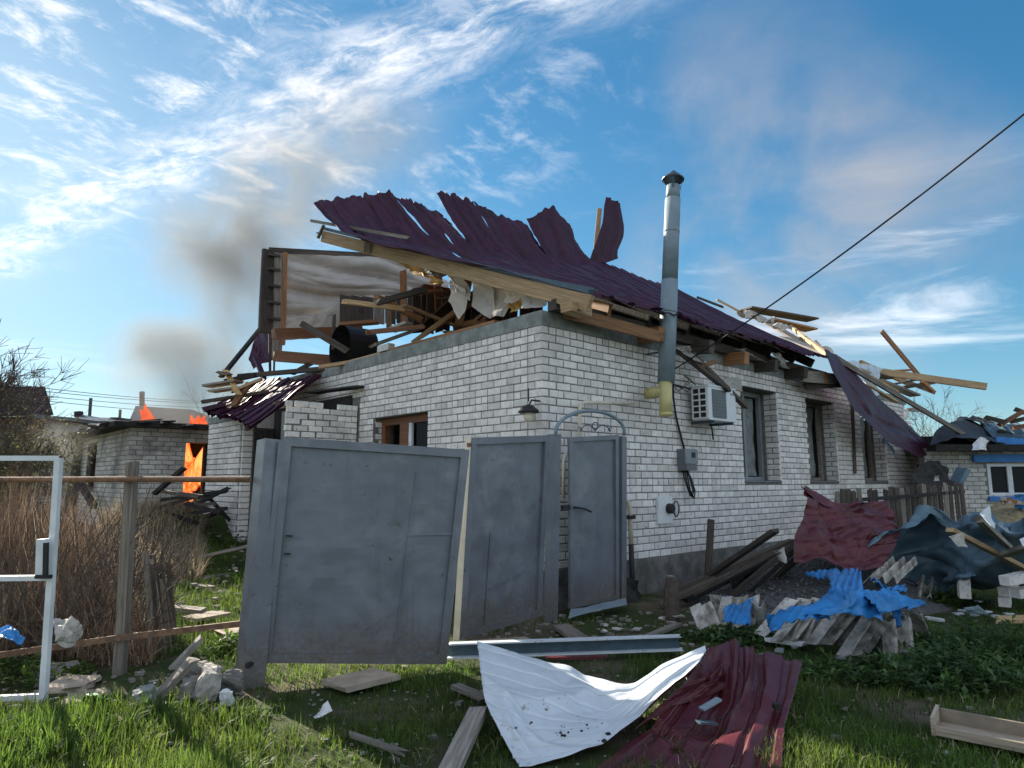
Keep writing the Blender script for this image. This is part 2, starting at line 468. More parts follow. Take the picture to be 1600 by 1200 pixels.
def obj(name, mb, mats, parent=None, smooth=False, label=None, cat=None, group=None, kind=None):
    """one mesh object; a child keeps world coordinates through its parent's inverse"""
    mats = [mats] if isinstance(mats, str) else mats
    if parent is None and mb.v:
        xs = [p.x for p in mb.v]; ys = [p.y for p in mb.v]
        org = Vector(((min(xs) + max(xs)) / 2, (min(ys) + max(ys)) / 2, min(p.z for p in mb.v)))
    else: org = Vector((0, 0, 0))
    o = bpy.data.objects.new(name, _mesh(name, mb, mats, smooth, org))
    COL.objects.link(o)
    o.location = org
    if parent is not None: adopt(o, parent)
    return tag(o, label, cat, group, kind)


WM = {}
def adopt(o, p):
    o.parent = p
    o.matrix_parent_inverse = Matrix.Translation(-WM.get(p.name, Vector((0, 0, 0))))


def thing(name, label, cat, loc, group=None):
    o = bpy.data.objects.new(name, None)
    o.empty_display_size = .2
    COL.objects.link(o)
    o.location = loc
    WM[o.name] = Vector(loc)
    return tag(o, label, cat, group)


def top_origin(o): WM[o.name] = o.location.copy(); return o


def cr(p0, p1, p2, p3, t):
    return 0.5 * ((2 * p1) + (p2 - p0) * t + (2 * p0 - 5 * p1 + 4 * p2 - p3) * t * t + (3 * p1 - p0 - 3 * p2 + p3) * t ** 3)


def sheet(ctrl, nu, nv, ribs=0, rib_d=0.02, wave='trap', axis='u', crumple=0.0, cs=2.0, th=0.003, seed=0, rag=0.0, linear=False, mb=None, mi=(0, 0), holes=None, folds=None, creases=0):
    """curved sheet through a control grid ctrl[v][u]; ribs run along v (axis 'u' counts them across u)"""
    A = np.array([[tuple(p) for p in row] for row in ctrl], float)
    def interp(A, n):
        m = len(A); outp = []
        for i in range(n + 1):
            x = i / n * (m - 1); k = min(int(x), m - 2); t = x - k
            if linear or m == 2: outp.append(A[k] * (1 - t) + A[k + 1] * t)
            else:
                a0 = A[k - 1] if k > 0 else 2 * A[0] - A[1]
                a3 = A[k + 2] if k + 2 < m else 2 * A[-1] - A[-2]
                outp.append(cr(a0, A[k], A[k + 1], a3, t))
        return np.array(outp)
    B = interp(A, nv)
    B = np.swapaxes(interp(np.swapaxes(B, 0, 1), nu), 0, 1)   # [v][u]
    du = np.gradient(B, axis=1); dv = np.gradient(B, axis=0)
    N = np.cross(du, dv); N /= (np.linalg.norm(N, axis=2, keepdims=True) + 1e-9)
    U = np.linspace(0, 1, nu + 1)[None, :].repeat(nv + 1, 0); V = np.linspace(0, 1, nv + 1)[:, None].repeat(nu + 1, 1)
    hgt = np.zeros((nv + 1, nu + 1))
    if ribs:
        ph = (U if axis == 'u' else V) * ribs
        fr = ph - np.floor(ph)
        if wave == 'line': hgt += rib_d * np.clip((0.07 - np.abs(fr - 0.5)) / 0.035, 0, 1)
        elif wave == 'trap': hgt += rib_d * np.clip((0.5 - np.abs(fr - 0.5) - 0.30) / 0.08, 0, 1)
        else: hgt += rib_d * 0.5 * np.cos(2 * np.pi * ph)
    if folds:
        for (ang, fq, amp, phs) in folds:
            w = (U * math.cos(ang) + V * math.sin(ang)) * fq + phs
            hgt += amp * (1 - 2 * np.abs((w - np.floor(w)) - .5)) ** 2
    if creases:
        rc = random.Random(seed * 7 + 1)
        for _ in range(creases):
            an = rc.uniform(0, math.pi); cu, cv = rc.uniform(.1, .9), rc.uniform(.1, .9)
            w = (U - cu) * math.cos(an) + (V - cv) * math.sin(an); al_ = -(U - cu) * math.sin(an) + (V - cv) * math.cos(an)
            hgt += rc.choice((-1, 1)) * rc.uniform(.015, .045) * np.clip(1 - np.abs(w) / rc.uniform(.03, .12), 0, 1) * np.clip(1.3 - np.abs(al_) / rc.uniform(.25, .6), 0, 1)
    if crumple:
        for a in range(nv + 1):
            for b_ in range(nu + 1):
                p = Vector(B[a, b_]) * cs + Vector((seed * 3.1, seed * 1.7, 0))
                hgt[a, b_] += crumple * (mnoise.noise(p) + .5 * abs(mnoise.noise(p * 2.3)) + .3 * mnoise.noise(p * 5.1))
    if rag:
        rr = random.Random(seed)
        for a in (0, nv):
            e = 1 if a == 0 else -1
            kv = [rr.uniform(0, 1) ** 1.6 * rag * 1.6 for _ in range(nu // 3 + 3)]
            for b_ in range(nu + 1):
                f_ = b_ / 3; i_ = int(f_); B[a, b_] += dv[a, b_] * e * (kv[i_] * (1 - f_ + i_) + kv[i_ + 1] * (f_ - i_))
    T = B + N * hgt[..., None]
    K = T - N * th
    mb = mb or MB()
    o = len(mb.v); n1 = (nv + 1) * (nu + 1)
    mb.v += [Vector(p) for p in T.reshape(-1, 3)] + [Vector(p) for p in K.reshape(-1, 3)]
    ix = lambda a, b_: o + a * (nu + 1) + b_
    for a in range(nv):
        for b_ in range(nu):
            if holes and holes((b_ + .5) / nu, (a + .5) / nv): continue
            q = [ix(a, b_), ix(a, b_ + 1), ix(a + 1, b_ + 1), ix(a + 1, b_)]
            uv = [(U[a, b_] * 2, V[a, b_] * 2)] * 4
            mb.f.append(q); mb.mi.append(mi[0]); mb.uv.append(uv)
            mb.f.append([i + n1 for i in q[::-1]]); mb.mi.append(mi[1]); mb.uv.append(uv)
    rim = [ix(0, b_) for b_ in range(nu)] + [ix(a, nu) for a in range(nv)] + [ix(nv, b_) for b_ in range(nu, 0, -1)] + [ix(a, 0) for a in range(nv, 0, -1)]
    if not holes:
        for i, p in enumerate(rim):
            q = rim[(i + 1) % len(rim)]
            mb.f.append([q, p, p + n1, q + n1]); mb.mi.append(mi[0]); mb.uv.append([(0, 0)] * 4)
    return mb


def plank(name, a, b, w, h, m, label, cat='plank', group=None, up=None, jag=0.03, tw=1.0):
    mb = MB(); mb.bar(a, b, w, h, up, jag=jag, tw=tw)
    return obj(name, mb, m, label=label, cat=cat, group=group)
# ------------------------------------------------------------------ ground
def sstep(x):
    x = max(0.0, min(1.0, x)); return x * x * (3 - 2 * x)
def rise(x, y):
    """the yard climbs towards the outbuilding behind the annex"""
    d = Vector((x, y, 0)) - CN
    return .48 * sstep((d.dot(UL) - 1.5) / 6.0) * sstep((.6 - d.dot(UR)) / 1.2)
def G(px, py, z=0.0):
    d = px_dir(px, py); h = 0.0
    for _ in range(6):
        p = CAM + d * ((z + h - CAMZ) / d.z); h = rise(p.x, p.y)
    return CAM + d * ((z + h - CAMZ) / d.z)
def gz(x, y):
    """height of the ground"""
    n = mnoise.noise(Vector((x * .55, y * .55, 0))) * .05 + mnoise.noise(Vector((x * 1.9, y * 1.9, 4))) * .022
    return rise(x, y) + (n - .02) * max(0.0, min(1.0, (60 - math.hypot(x, y)) / 40))


def build_ground():
    xs = np.concatenate([[-900, -300, -120, -60, -34], np.arange(-22, -9, .6), np.arange(-9, 11, .14), np.arange(11, 26, .6), [34, 60, 120, 300, 900]])
    ys = np.concatenate([[-300, -60, -20, -6, -1], np.arange(0.5, 13, .14), np.arange(13, 30, .6), [34, 45, 60, 100, 200, 500, 1200]])
    mb = MB()
    for y in ys:
        for x in xs: mb.v.append(Vector((x, y, gz(x, y))))
    n = len(xs)
    for j in range(len(ys) - 1):
        for i in range(n - 1):
            mb.f.append([j * n + i, j * n + i + 1, (j + 1) * n + i + 1, (j + 1) * n + i]); mb.mi.append(0); mb.uv.append([(0, 0)] * 4)
    obj('ground', mb, 'ground', smooth=True, kind='structure')
build_ground()

# ------------------------------------------------------------------ bricks
def brick_template(L, d, h, seed):
    """a brick seen from outside: chipped front edges, no back"""
    r = random.Random(seed); c = .006
    v = []
    for y in (0.0, c):
        k = c if y == 0 else 0
        for i, j in ((-1, -1), (1, -1), (1, 1), (-1, 1)):
            v.append((i * (L / 2 - k - (r.uniform(0, .005) if y == 0 else r.uniform(0, .003))), y + r.uniform(0, .002), j * (h / 2 - k - (r.uniform(0, .003) if y == 0 else r.uniform(0, .002)))))
    for i, j in ((-1, -1), (1, -1), (1, 1), (-1, 1)): v.append((i * L / 2, d, j * h / 2))
    f = [(0, 1, 2, 3)]
    for a in (0, 4):
        for k in range(4):
            n = (k + 1) % 4
            f.append((a + k, a + 4 + k, a + 4 + n, a + n))
    return np.array(v), f
TPL = {}
for nm, L, d in (('full', .25, .05), ('half', .119, .05), ('qa', .25, .119), ('qb', .119, .25)):
    TPL[nm] = [brick_template(L, d, .0885, 10 * k + 3) for k in range(5)]
TPLQ = {'qa': .25, 'qb': .119, 'full': .25, 'half': .119}
BM = {}
def brick_mesh(nm, k, m):
    if (nm, k, m) not in BM:
        me = bpy.data.meshes.new('brick')
        v, f = TPL[nm][k]
        me.from_pydata([tuple(p) for p in v], [], f); me.materials.append(MATS[m]); me.update()
        BM[nm, k, m] = me
    return BM[nm, k, m]


def course(L, z0, rows, holes=(), starts=(0.0, 0.0), header_rows=(), gap=0.012, top=None, skip=0.0, r=rnd):
    """bricks of a running-bond wall: (along, z, template, scale x)"""
    res = []
    for k in range(rows):
        z = z0 + .1 * k + .05
        st_ = starts[k % 2]
        free = [(st_, L(z) if callable(L) else L)]
        for (a, b, za, zb) in holes:
            if za - .03 < z < zb + .03:
                nf = []
                for x0, x1 in free:
                    if b <= x0 or a >= x1: nf.append((x0, x1)); continue
                    if a > x0: nf.append((x0, a))
                    if b < x1: nf.append((b, x1))
                free = nf
        pitch, ln = (.131, .119) if k in header_rows else (.262, .25)
        off = 0 if k % 2 == 0 else .131
        for x0, x1 in free:
            i = math.floor((x0 - off) / pitch - 1)
            while True:
                a = off + i * pitch; b = a + ln; i += 1
                if a > x1: break
                a, b = max(a, x0), min(b, x1)
                if b - a < .035: continue
                if r.random() < skip: continue
                w = b - a
                nm = 'full' if w > .16 else 'half'
                res.append(((a + b) / 2 + r.uniform(-.002, .002), z + r.uniform(-.002, .002), nm, w / TPLQ[nm]))
    return res


class Wall:
    """brickwork laid on a plane: P = origin, X along, Y inward"""
    def __init__(s): s.items = []      # (matrix, template, variant)
    def lay(s, P, X, Y, bricks, proud=.008):
        R3 = Matrix((X, Y, ZUP)).transposed()
        for (x, z, nm, sx) in bricks:
            tilt = Matrix.Rotation(rnd.gauss(0, .006), 3, 'Y')
            M = Matrix.Translation(P + X * x + ZUP * z - Y * (proud + rnd.uniform(-.0025, .0025))) @ (R3 @ tilt).to_4x4() @ Matrix.Diagonal((sx, 1, 1, 1))
            s.items.append((M, nm, rnd.randrange(5)))
    def emit(s, parent, m, n_parts, hidden=None, stuff='brickwork'):
        def key(it):
            p = it[0].translation
            return (1000 if hidden and hidden(p) else 0) + (p - CAM).length
        its = sorted(s.items, key=key)
        for (M, nm, k) in its[:n_parts]:
            o = bpy.data.objects.new('brick', brick_mesh(nm, k, m))
            COL.objects.link(o); adopt(o, parent); o.matrix_basis = M
        rest = its[n_parts:]
        if not rest: return
        vs, fs, o = [], [], 0
        for (M, nm, k) in rest:
            v, f = TPL[nm][k]
            A = np.array(M)
            vs.append(v @ A[:3, :3].T + A[:3, 3])
            fs += [tuple(i + o for i in q) for q in f]; o += len(v)
        me = bpy.data.meshes.new(stuff)
        me.from_pydata(np.concatenate(vs).tolist(), [], fs); me.materials.append(MATS[m]); me.update()
        ob = bpy.data.objects.new(stuff, me); COL.objects.link(ob); adopt(ob, parent); ob['kind'] = 'stuff'


def proj(p):
    d = p - CAM; f = d.y * cP + d.z * sP
    return 800 + F * d.x / f, 600 - F * (-d.y * sP + d.z * cP) / f

# ------------------------------------------------------------------ the house
house = thing('brick_house', 'white brick house with purple metal roof torn open by a blast', 'house', H(0, 0, 0))
Z0, ROWS = .44, 30
ZT = Z0 + .1 * ROWS
LEN, DEP = 14.0, 9.0
WIN = [(4.82, 6.12, 1.5, 3.14), (7.37, 8.70, 1.5, 3.14), (10.1, 11.5, 1.5, 3.14)]
WINL = [(2.42, 4.0, 1.3, 2.54)]

mb = MB()   # masonry cores of the long wall, butted around the openings
sx = 0.0
for (a, b, za, zb) in WIN:
    mb.hbox(sx, a, .0, .4, Z0, ZT); mb.hbox(a, b, .0, .4, Z0, za); mb.hbox(a, b, .0, .4, zb, ZT); sx = b
mb.hbox(sx, 13.0, .0, .4, Z0, ZT); mb.hbox(13.0, 14.0, .0, .4, Z0, 2.4)
ty = .4
for (a, b, za, zb) in WINL:
    mb.hbox(0, .4, ty, a, Z0, ZT); mb.hbox(0, .4, a, b, Z0, za); mb.hbox(0, .4, a, b, zb, ZT); ty = b
mb.hbox(0, .4, ty, DEP, Z0, ZT)
mb.hbox(.4, 13.0, DEP - .4, DEP, Z0, ZT); mb.hbox(13.0, 13.4, .4, DEP, Z0, 3.1)
obj('wall', mb, 'mortar', house)
mb = MB(); mb.hbox(-.05, 14.05, -.05, DEP, -.4, Z0 - .002)
obj('foundation', mb, 'foundation', house)
mb = MB()
mb.hbox(-.012, 13.2, -.012, .38, ZT, ZT + .19); mb.hbox(-.012, .38, .38, 8.6, ZT, ZT + .185)
obj('concrete_band', mb, 'concrete', house)
mb = MB(); mb.hbox(.38, 12.9, .38, 8.5, 3.46, 3.60); obj('attic_floor', mb, 'room_shade', house)  # ceiling slab, its near black colour paints the attic shade
mb = MB(); mb.hbox(.4, 13, .4, 8.6, .42, .5)
obj('room_floor', mb, 'wood_dark', house)
mb = MB(); mb.hbox(.42, 12.9, 3.0, 3.1, .5, 3.44); mb.hbox(6.7, 6.8, .42, 3.0, .5, 3.44); mb.hbox(9.35, 9.45, .42, 3.0, .5, 3.44)
obj('inner_wall', mb, 'plaster', house)

wl = Wall()
def endline(z): return 13.95 - max(0, z - 1.6) * .35 - (.25 if int(z * 10) % 3 == 0 else 0)
hz = [(a, b, za, zb) for (a, b, za, zb) in WIN]
wl.lay(H(0, 0, 0), UR, UL, course(endline, Z0, ROWS, hz, (.262, .131), (ROWS - 1, 10)))
wl.lay(H(0, 0, 0), -UL, UR, [(-x, z, n, q) for (x, z, n, q) in course(8.9, Z0, ROWS, WINL + [(4.46, 9.0, 0, 2.9)], (.131, .262), (ROWS - 1, 21))])
for k in range(ROWS):       # quoins, alternating
    if k % 2 == 0: wl.lay(H(0, 0, 0), UR, UL, [(.125 - .008, Z0 + .1 * k + .05, 'qa', 1)])
    else: wl.lay(H(0, 0, 0), UR, UL, [(.0595 - .008, Z0 + .1 * k + .05, 'qb', 1)])
for (a, b, za, zb) in WIN:  # reveals, right jamb of each window faces the camera
    for k in range(16):
        z = za + .1 * k + .06
        for (y, nm, sc) in ([(.1185, 'full', 1)] if k % 2 == 0 else [(.053, 'half', 1), (.186, 'half', 1)]):
            wl.items.append((Matrix.Translation(H(b - .006, y, z)) @ Matrix((-UL, UR, ZUP)).transposed().to_4x4() @ Matrix.Diagonal((sc, 1, 1, 1)), nm, k % 5))
for (a, b, za, zb) in WINL:
    for k in range(12):
        z = za + .1 * k + .04
        wl.items.append((Matrix.Translation(H(.17, b - .006, z)) @ Matrix((UR, UL, ZUP)).transposed().to_4x4(), 'full' if k % 2 else 'half', k % 5))
# annex
AX = -1.3
mb = MB(); mb.hbox(AX + .02, -.012, 4.52, 4.7, .1, 2.62); mb.hbox(AX + .02, AX + .22, 6.32, 8.1, .0, 2.62); mb.hbox(AX + .22, -.02, 8.0, 8.1, 0, 2.6)
obj('annex_wall', mb, 'mortar', house)
mb = MB(); mb.hbox(-.04, -.004, 4.72, 7.98, .1, 3.0); mb.hbox(-1.0, -.05, 4.705, 4.72, .1, 2.6); obj('annex_shade', mb, 'room_shade', house)  # dark sheets added to paint the shade inside the annex
def annex_top(z): return 1.29
ar = random.Random(5)
br = [(x - 1.3, z, n, q) for (x, z, n, q) in course(1.28, .2, 26, (), (0, 0), (), skip=.03, r=ar)]
br = [(x + ar.gauss(0, .008) * (1 if x < -.6 else .3), z + ar.gauss(0, .003), n, q * (.93 if x < -.6 else 1)) for (x, z, n, q) in br]
wl.lay(H(0, 4.5, 0), UR, UL, br, .0)
wl.lay(H(AX, 0, 0), -UL, UR, [(-x, z, n, q) for (x, z, n, q) in course(8.1, .12, 25, (), (6.38, 6.38))])
wl.lay(H(0, 6.3, 0), UR, UL, [(AX + .10, .12 + .1 * k + .05, 'half', 1.5) for k in range(25)])
def hidden(p):
    x, y = proj(p)
    return x < 320 or x > 1440 or (385 < x < 870 and y > 690) or (885 < x < 975 and y > 685) or y < 490 or (1240 < x and y > 780)
wl.emit(house, 'brick', 300, hidden)

# window frames and torn linings
for i, (a, b, za, zb) in enumerate(WIN):
    mb = MB(); y0 = .30
    mb.hbox(a + .005, a + .08, y0, y0 + .07, za + .01, zb - .01); mb.hbox(b - .08, b - .012, y0, y0 + .07, za + .01, zb - .01)
    mb.hbox(a + .08, b - .08, y0, y0 + .07, zb - .09, zb - .01); mb.hbox(a + .08, b - .08, y0, y0 + .07, za + .01, za + .08)
    fr = obj('window_frame', mb, 'wood_grey' if i else 'grey_mid', house)
    mb = MB(); mb.hbox(a + .62, a + .70, y0 + .005, y0 + .06, za + .08, zb - .09); obj('mullion', mb, 'grey_mid', fr)
    mb = sheet([[H(a + .12, .55, zb - .1), H(a + .35, .7, zb - .1)], [H(a + .12, .5, 2.2), H(a + .30, .62, 2.2)], [H(a + .2, .5, za + .1), H(a + .5, .6, za + .1)]], 14, 12, folds=[(0, 4, .05, .2)], crumple=.03, cs=3, seed=i)
    obj('curtain', mb, ('cloth_white' if i == 0 else 'wood_grey'), house)
    mb = sheet([[H(a + .9, .42, zb - .1), H(b - .1, .4, zb - .1)], [H(a + .85, .44, 2.3), H(b - .12, .41, 2.3)], [H(a + 1.0, .5, za + .1), H(b - .08, .42, za + .1)]], 10, 12, crumple=.05, cs=3, seed=9 + i)
    obj('torn_lining', mb, 'concrete', house)
    mb = MB(); mb.hbox(a - .03, b + .03, -.03, .28, za - .012, za + .004); obj('window_sill', mb, 'grey_mid', house)
a, b, za, zb = WINL[0]
mb = MB(); x0 = .16
mb.hbox(x0, x0 + .09, a + .01, a + .10, za, zb - .01); mb.hbox(x0, x0 + .09, b - .12, b - .012, za, zb - .01); mb.hbox(x0, x0 + .09, a + .10, b - .12, zb - .12, zb - .01)
mb.hbox(x0 + .01, x0 + .07, 3.2, 3.45, za, zb - .12)
fr = obj('window_frame', mb, 'wood_brown', house)
mb = MB(); mb.hbox(x0 - .01, x0 + .03, 3.08, 3.16, za, zb - .12); obj('window_post', mb, 'white_paint', fr)
mb = MB(); mb.hbox(x0 + .035, x0 + .045, a + .11, 3.0, za, zb - .13); obj('pane', mb, 'glass_dark', fr)

# ------------------------------------------------------------------ main roof
EZ = 3.80
def roofz(s, t):
    k = .392 + .198 * max(0, min(1, (s - 1) / 5.5))
    return EZ + k * (t + .55)
# (eave s L,R), (crease s L,R), (crease t), tips in the blown-up plane t = 4.6
strips = [
    (.20, 1.00, -.85, .15, 3.3, (487, 317), (560, 304)), (1.0, 1.75, .15, 1.25, 3.3, (560, 306), (612, 302)), (1.75, 2.1, 1.25, 1.6, 3.35, (612, 304), (655, 314)), (2.1, 2.55, 1.6, 2.25, 3.3, (655, 315), (704, 350)),
    (2.4, 3.0, 1.95, 2.95, 3.4, (677, 299), (738, 313)), (3.0, 3.85, 2.95, 4.3, 3.5, (738, 313), (822, 350)),
    (3.75, 4.4, 4.12, 5.7, 3.55, (822, 342), (868, 325))]
for i, (e0, e1, c0, c1, ct, p0, p1) in enumerate(strips):
    top0, top1 = PR(*p0, 4.6), PR(*p1, 4.6)
    if i == 6: top1 = PR(902, 378, 4.5)
    cz0, cz1 = roofz(c0 + .8, ct), roofz(c1 + .8, ct)
    row = lambda s0, s1, t: [H(s0, t, roofz(s0 + .5, t)), H((s0 + s1) / 2, t, roofz((s0 + s1) / 2 + .5, t)), H(s1, t, roofz(s1 + .5, t))]
    C0, C1 = H(c0, ct, cz0), H(c1, ct, cz1)
    mid0, mid1 = C0.lerp(top0, .42) + UL * .14, C1.lerp(top1, .42) + UL * .14
    tm = PR(862, 322, 4.6) if i == 6 else top0.lerp(top1, .5) + Vector((0, 0, .06 * math.sin(i * 2.1)))
    ctrl = [row(e0, e1, -.55), row(e0 * .55 + c0 * .45, e1 * .55 + c1 * .45, 1.4), [C0, C0.lerp(C1, .5), C1],
            [mid0, mid0.lerp(mid1, .5) + UL * .04 * math.sin(i * 1.7), mid1], [top0, tm, top1]]
    mb = sheet(ctrl, 42, 44, ribs=1 if i in (2, 3) else 3, rib_d=.04, crumple=.06, cs=1.5, seed=i + 3, th=.004, rag=.8, creases=5)
    obj('roof_sheet', mb, ['purple', 'sheet_back'], house)
# flat strips towards the right, the last torn along the verge
flat = [(4.4, 5.2, 5.7, 6.9), (5.2, 6.0, 6.9, 8.1), (6.0, 6.7, 8.1, 9.2), (6.7, 7.3, 9.2, 9.7)]
flat = [(e0, e1, c0, c1) for (e0, e1, c0, c1) in flat]
for i, (e0, e1, c0, c1) in enumerate(flat):
    T = 4.6
    pt = lambda s, t, o=0: H(s, t, EZ + .60 * (t + .55) + o)
    L = lambda a, b, k: a + (b - a) * k
    ctrl = [[pt(L(L(e0, e1, u), L(c0, c1, u), k), -.55 + k * (T + .55), -.10 * math.sin(k * 3.14) + .03 * math.sin(i * 2 + u * 2)) for u in (0, .5, 1)] for k in (0, .3, .65, 1)]
    mb = sheet(ctrl, 40, 26, ribs=3, rib_d=.04, crumple=.02, cs=1.1, seed=20 + i, th=.004, rag=.2 if i < 3 else .5)
    obj('roof_sheet', mb, ['purple', 'sheet_back'], house)
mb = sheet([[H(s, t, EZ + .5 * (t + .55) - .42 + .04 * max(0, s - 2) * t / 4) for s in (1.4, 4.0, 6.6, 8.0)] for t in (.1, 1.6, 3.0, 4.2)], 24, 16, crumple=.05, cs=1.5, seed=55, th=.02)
obj('roof_lining', mb, 'wood_dark', house)  # dark plane added below the sheets to block sun through the attic
# the strip standing on edge at the ridge
b0, b1, t0, t1 = PR(922, 404, 4.5), PR(966, 392, 4.5), PR(946, 308, 4.6), PR(968, 318, 4.6)
md0, md1 = b0.lerp(t0, .5) - UL * .1, PR(975, 362, 4.5)
mb = sheet([[b0 - ZUP * .25, b1 - ZUP * .2], [b0, b1], [md0, md1], [t0, t1]], 18, 20, ribs=2, rib_d=.05, crumple=.03, seed=41, th=.004)
obj('roof_sheet', mb, ['purple', 'sheet_back'], house)
mb = MB(); mb.bar(PR(930, 400, 4.75), PR(937, 326, 4.75), .12, .04); obj('batten', mb, 'wood_raw', house)

# barge rafter and the timber under the sheets
A, Dp = H(.22, -.62, EZ - .17), H(-.62, 4.85, 5.80)
mb = MB(); mb.bar(A, Dp, .07, .20, ZUP, jag=.02); obj('rafter', mb, 'wood_raw', house)
mb = MB(); mb.bar(A + ZUP * .145, Dp + ZUP * .15, .09, .05, ZUP); mb.bar(A + ZUP * .19 + UR * .1, Dp + ZUP * .20 + UR * .1 + UL * .4, .10, .03, ZUP); obj('edge_flashing', mb, 'steel_dark', house)
mb = MB(); mb.bar(PL(487, 345, -.6), PL(640, 372, -.5), .04, .05, ZUP, jag=.05); obj('batten', mb, 'wood_grey', house)
mb = MB(); mb.bar(PL(497, 372, -.7), PL(506, 352, -.7), .05, .03); obj('batten', mb, 'wood_grey', house)
mb = MB(); mb.bar(PL(573, 395, -.5), PL(575, 378, -.5), .10, .04); obj('batten', mb, 'wood_grey', house)
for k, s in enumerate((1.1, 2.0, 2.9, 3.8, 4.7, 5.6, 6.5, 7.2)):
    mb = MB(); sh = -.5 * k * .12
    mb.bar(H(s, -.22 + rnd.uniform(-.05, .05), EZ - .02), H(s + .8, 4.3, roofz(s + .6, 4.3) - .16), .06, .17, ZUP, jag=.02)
    obj('rafter', mb, 'wood_orange' if k in (0,) else 'charred', house)  # rafters painted near black for the shade under the eave
mb = MB(); mb.bar(H(.1, -.08, 3.70), H(8.2, -.05, 3.66), .14, .14); obj('wall_plate', mb, 'wood_dark', house)
mb = MB(); mb.bar(H(.3, -.12, 3.64), H(1.9, -.42, 3.50), .05, .16, ZUP, jag=.03); obj('soffit_board', mb, 'wood_orange', house)
mb = MB(); mb.bar(H(.02, -.40, 3.60), H(.5, -.30, 3.62), .18, .12, ZUP, jag=.03); obj('beam_end', mb, 'wood_raw', house)
for (s, z, l, m) in ((2.0, 3.55, .22, 'wood_orange'), (2.25, 3.6, .2, 'wood_dark'), (3.3, 3.55, .2, 'wood_dark'), (4.35, 3.5, .24, 'wood_orange'), (5.4, 3.5, .22, 'wood_dark'), (6.55, 3.5, .24, 'wood_dark'), (7.4, 3.5, .25, 'wood_orange')):
    mb = MB(); mb.bar(H(s, .0, z + .04), H(s - .03, -.42, z), .13, .2, ZUP, jag=.02); obj('beam_end', mb, m, house)
for k, (p, q_) in enumerate((((1180, 528), (1215, 545)), ((1150, 545), (1185, 560)), ((1060, 540), (1075, 560)), ((1205, 550), (1222, 570)))):
    c0 = PR(*p, -.3); c1 = PR(*q_, -.3)
    mb = sheet([[c0, c0 + UR * .3 + ZUP * .05], [c1, c1 + UR * .3 - ZUP * .05]], 8, 8, crumple=.12, cs=5, seed=60 + k, rag=.4); obj('torn_lining', mb, 'insulation' if k % 2 else 'plaster', house)
mb = MB(); mb.bar(H(6.6, -.3, 3.46), H(8.1, -.45, 3.52), .06, .22, ZUP, jag=.05); obj('soffit_board', mb, 'wood_grey', house)
mb = MB(); mb.bar(H(6.9, -.2, 3.3), H(8.0, -.5, 3.42), .03, .12, ZUP, jag=.05); obj('soffit_board', mb, 'wood_dark', house)

# the back slope, blown up on its edge: lining towards us
T = 7.6
P = lambda x, y, t=T: PR(x, y, t)
rows_ = [[P(440, 394), P(520, 399), P(610, 404), P(704, 436)], [P(444, 430), P(520, 440), P(610, 438, T + .1), P(700, 455)],
         [P(443, 470), P(520, 468, T + .15), P(610, 455), P(700, 470)], [P(442, 503, T - .05), P(520, 490), P(600, 478), P(700, 480)]]
mb = sheet(rows_, 60, 44, crumple=.05, cs=.9, seed=3, folds=[(1.92, 2.6, .13, .35), (1.80, 6.5, .025, .1), (2.05, 4.1, .05, .6)], rag=.2, creases=6)
obj('roof_lining', mb, 'membrane', house)
mb = sheet([[P(442, 500), P(490, 492), P(536, 470)], [P(442, 516), P(490, 512), P(536, 500)], [P(446, 532), P(490, 528), P(536, 512)]], 24, 12, crumple=.08, cs=1.5, seed=8, rag=.3)
obj('roof_lining', mb, 'membrane', house)
mb = sheet([[P(600, 462), P(650, 462), P(700, 460)], [P(606, 500), P(640, 498), P(660, 500)]], 16, 12, crumple=.1, cs=1.5, seed=9, rag=.3, holes=lambda u, v: .35 < u < .95 and .1 < v < .8)
obj('roof_lining', mb, 'membrane', house)
mb = MB()
edge = [(420, 391), (418, 430), (416, 470), (414, 520)]
for a_, b_ in zip(edge, edge[1:]): mb.bar(P(*a_, T + .05), P(*b_, T + .05), .26, .10, UL)
mb.bar(P(421, 391, T + .12), P(612, 401, T + .12), .12, .05, UL); mb.bar(P(612, 401, T + .12), P(690, 438, T + .1), .12, .05, UL)
for y in (398, 420, 446, 472, 497): mb.bar(P(418, y), P(436, y + 3), .05, .16, UL)
obj('roof_edge', mb, 'wood_dark', house)
mb = MB(); mb.bar(P(445, 394), P(441, 540), .10, .08, UL, jag=.02); obj('post', mb, 'wood_orange', house)
mb = MB(); mb.bar(P(434, 396), P(432, 560), .16, .08, UL); obj('post', mb, 'wood_grey', house)
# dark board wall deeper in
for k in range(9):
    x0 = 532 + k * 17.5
    mb = MB(); mb.bar(P(x0 + 8, 462 + (k % 3), T - .3 + .01 * (k % 2)), P(x0 + 8, 506, T - .3 + .01 * (k % 2)), .27, .03, UL); obj('board', mb, 'wood_dark' if k != 3 else 'wood_grey', house)

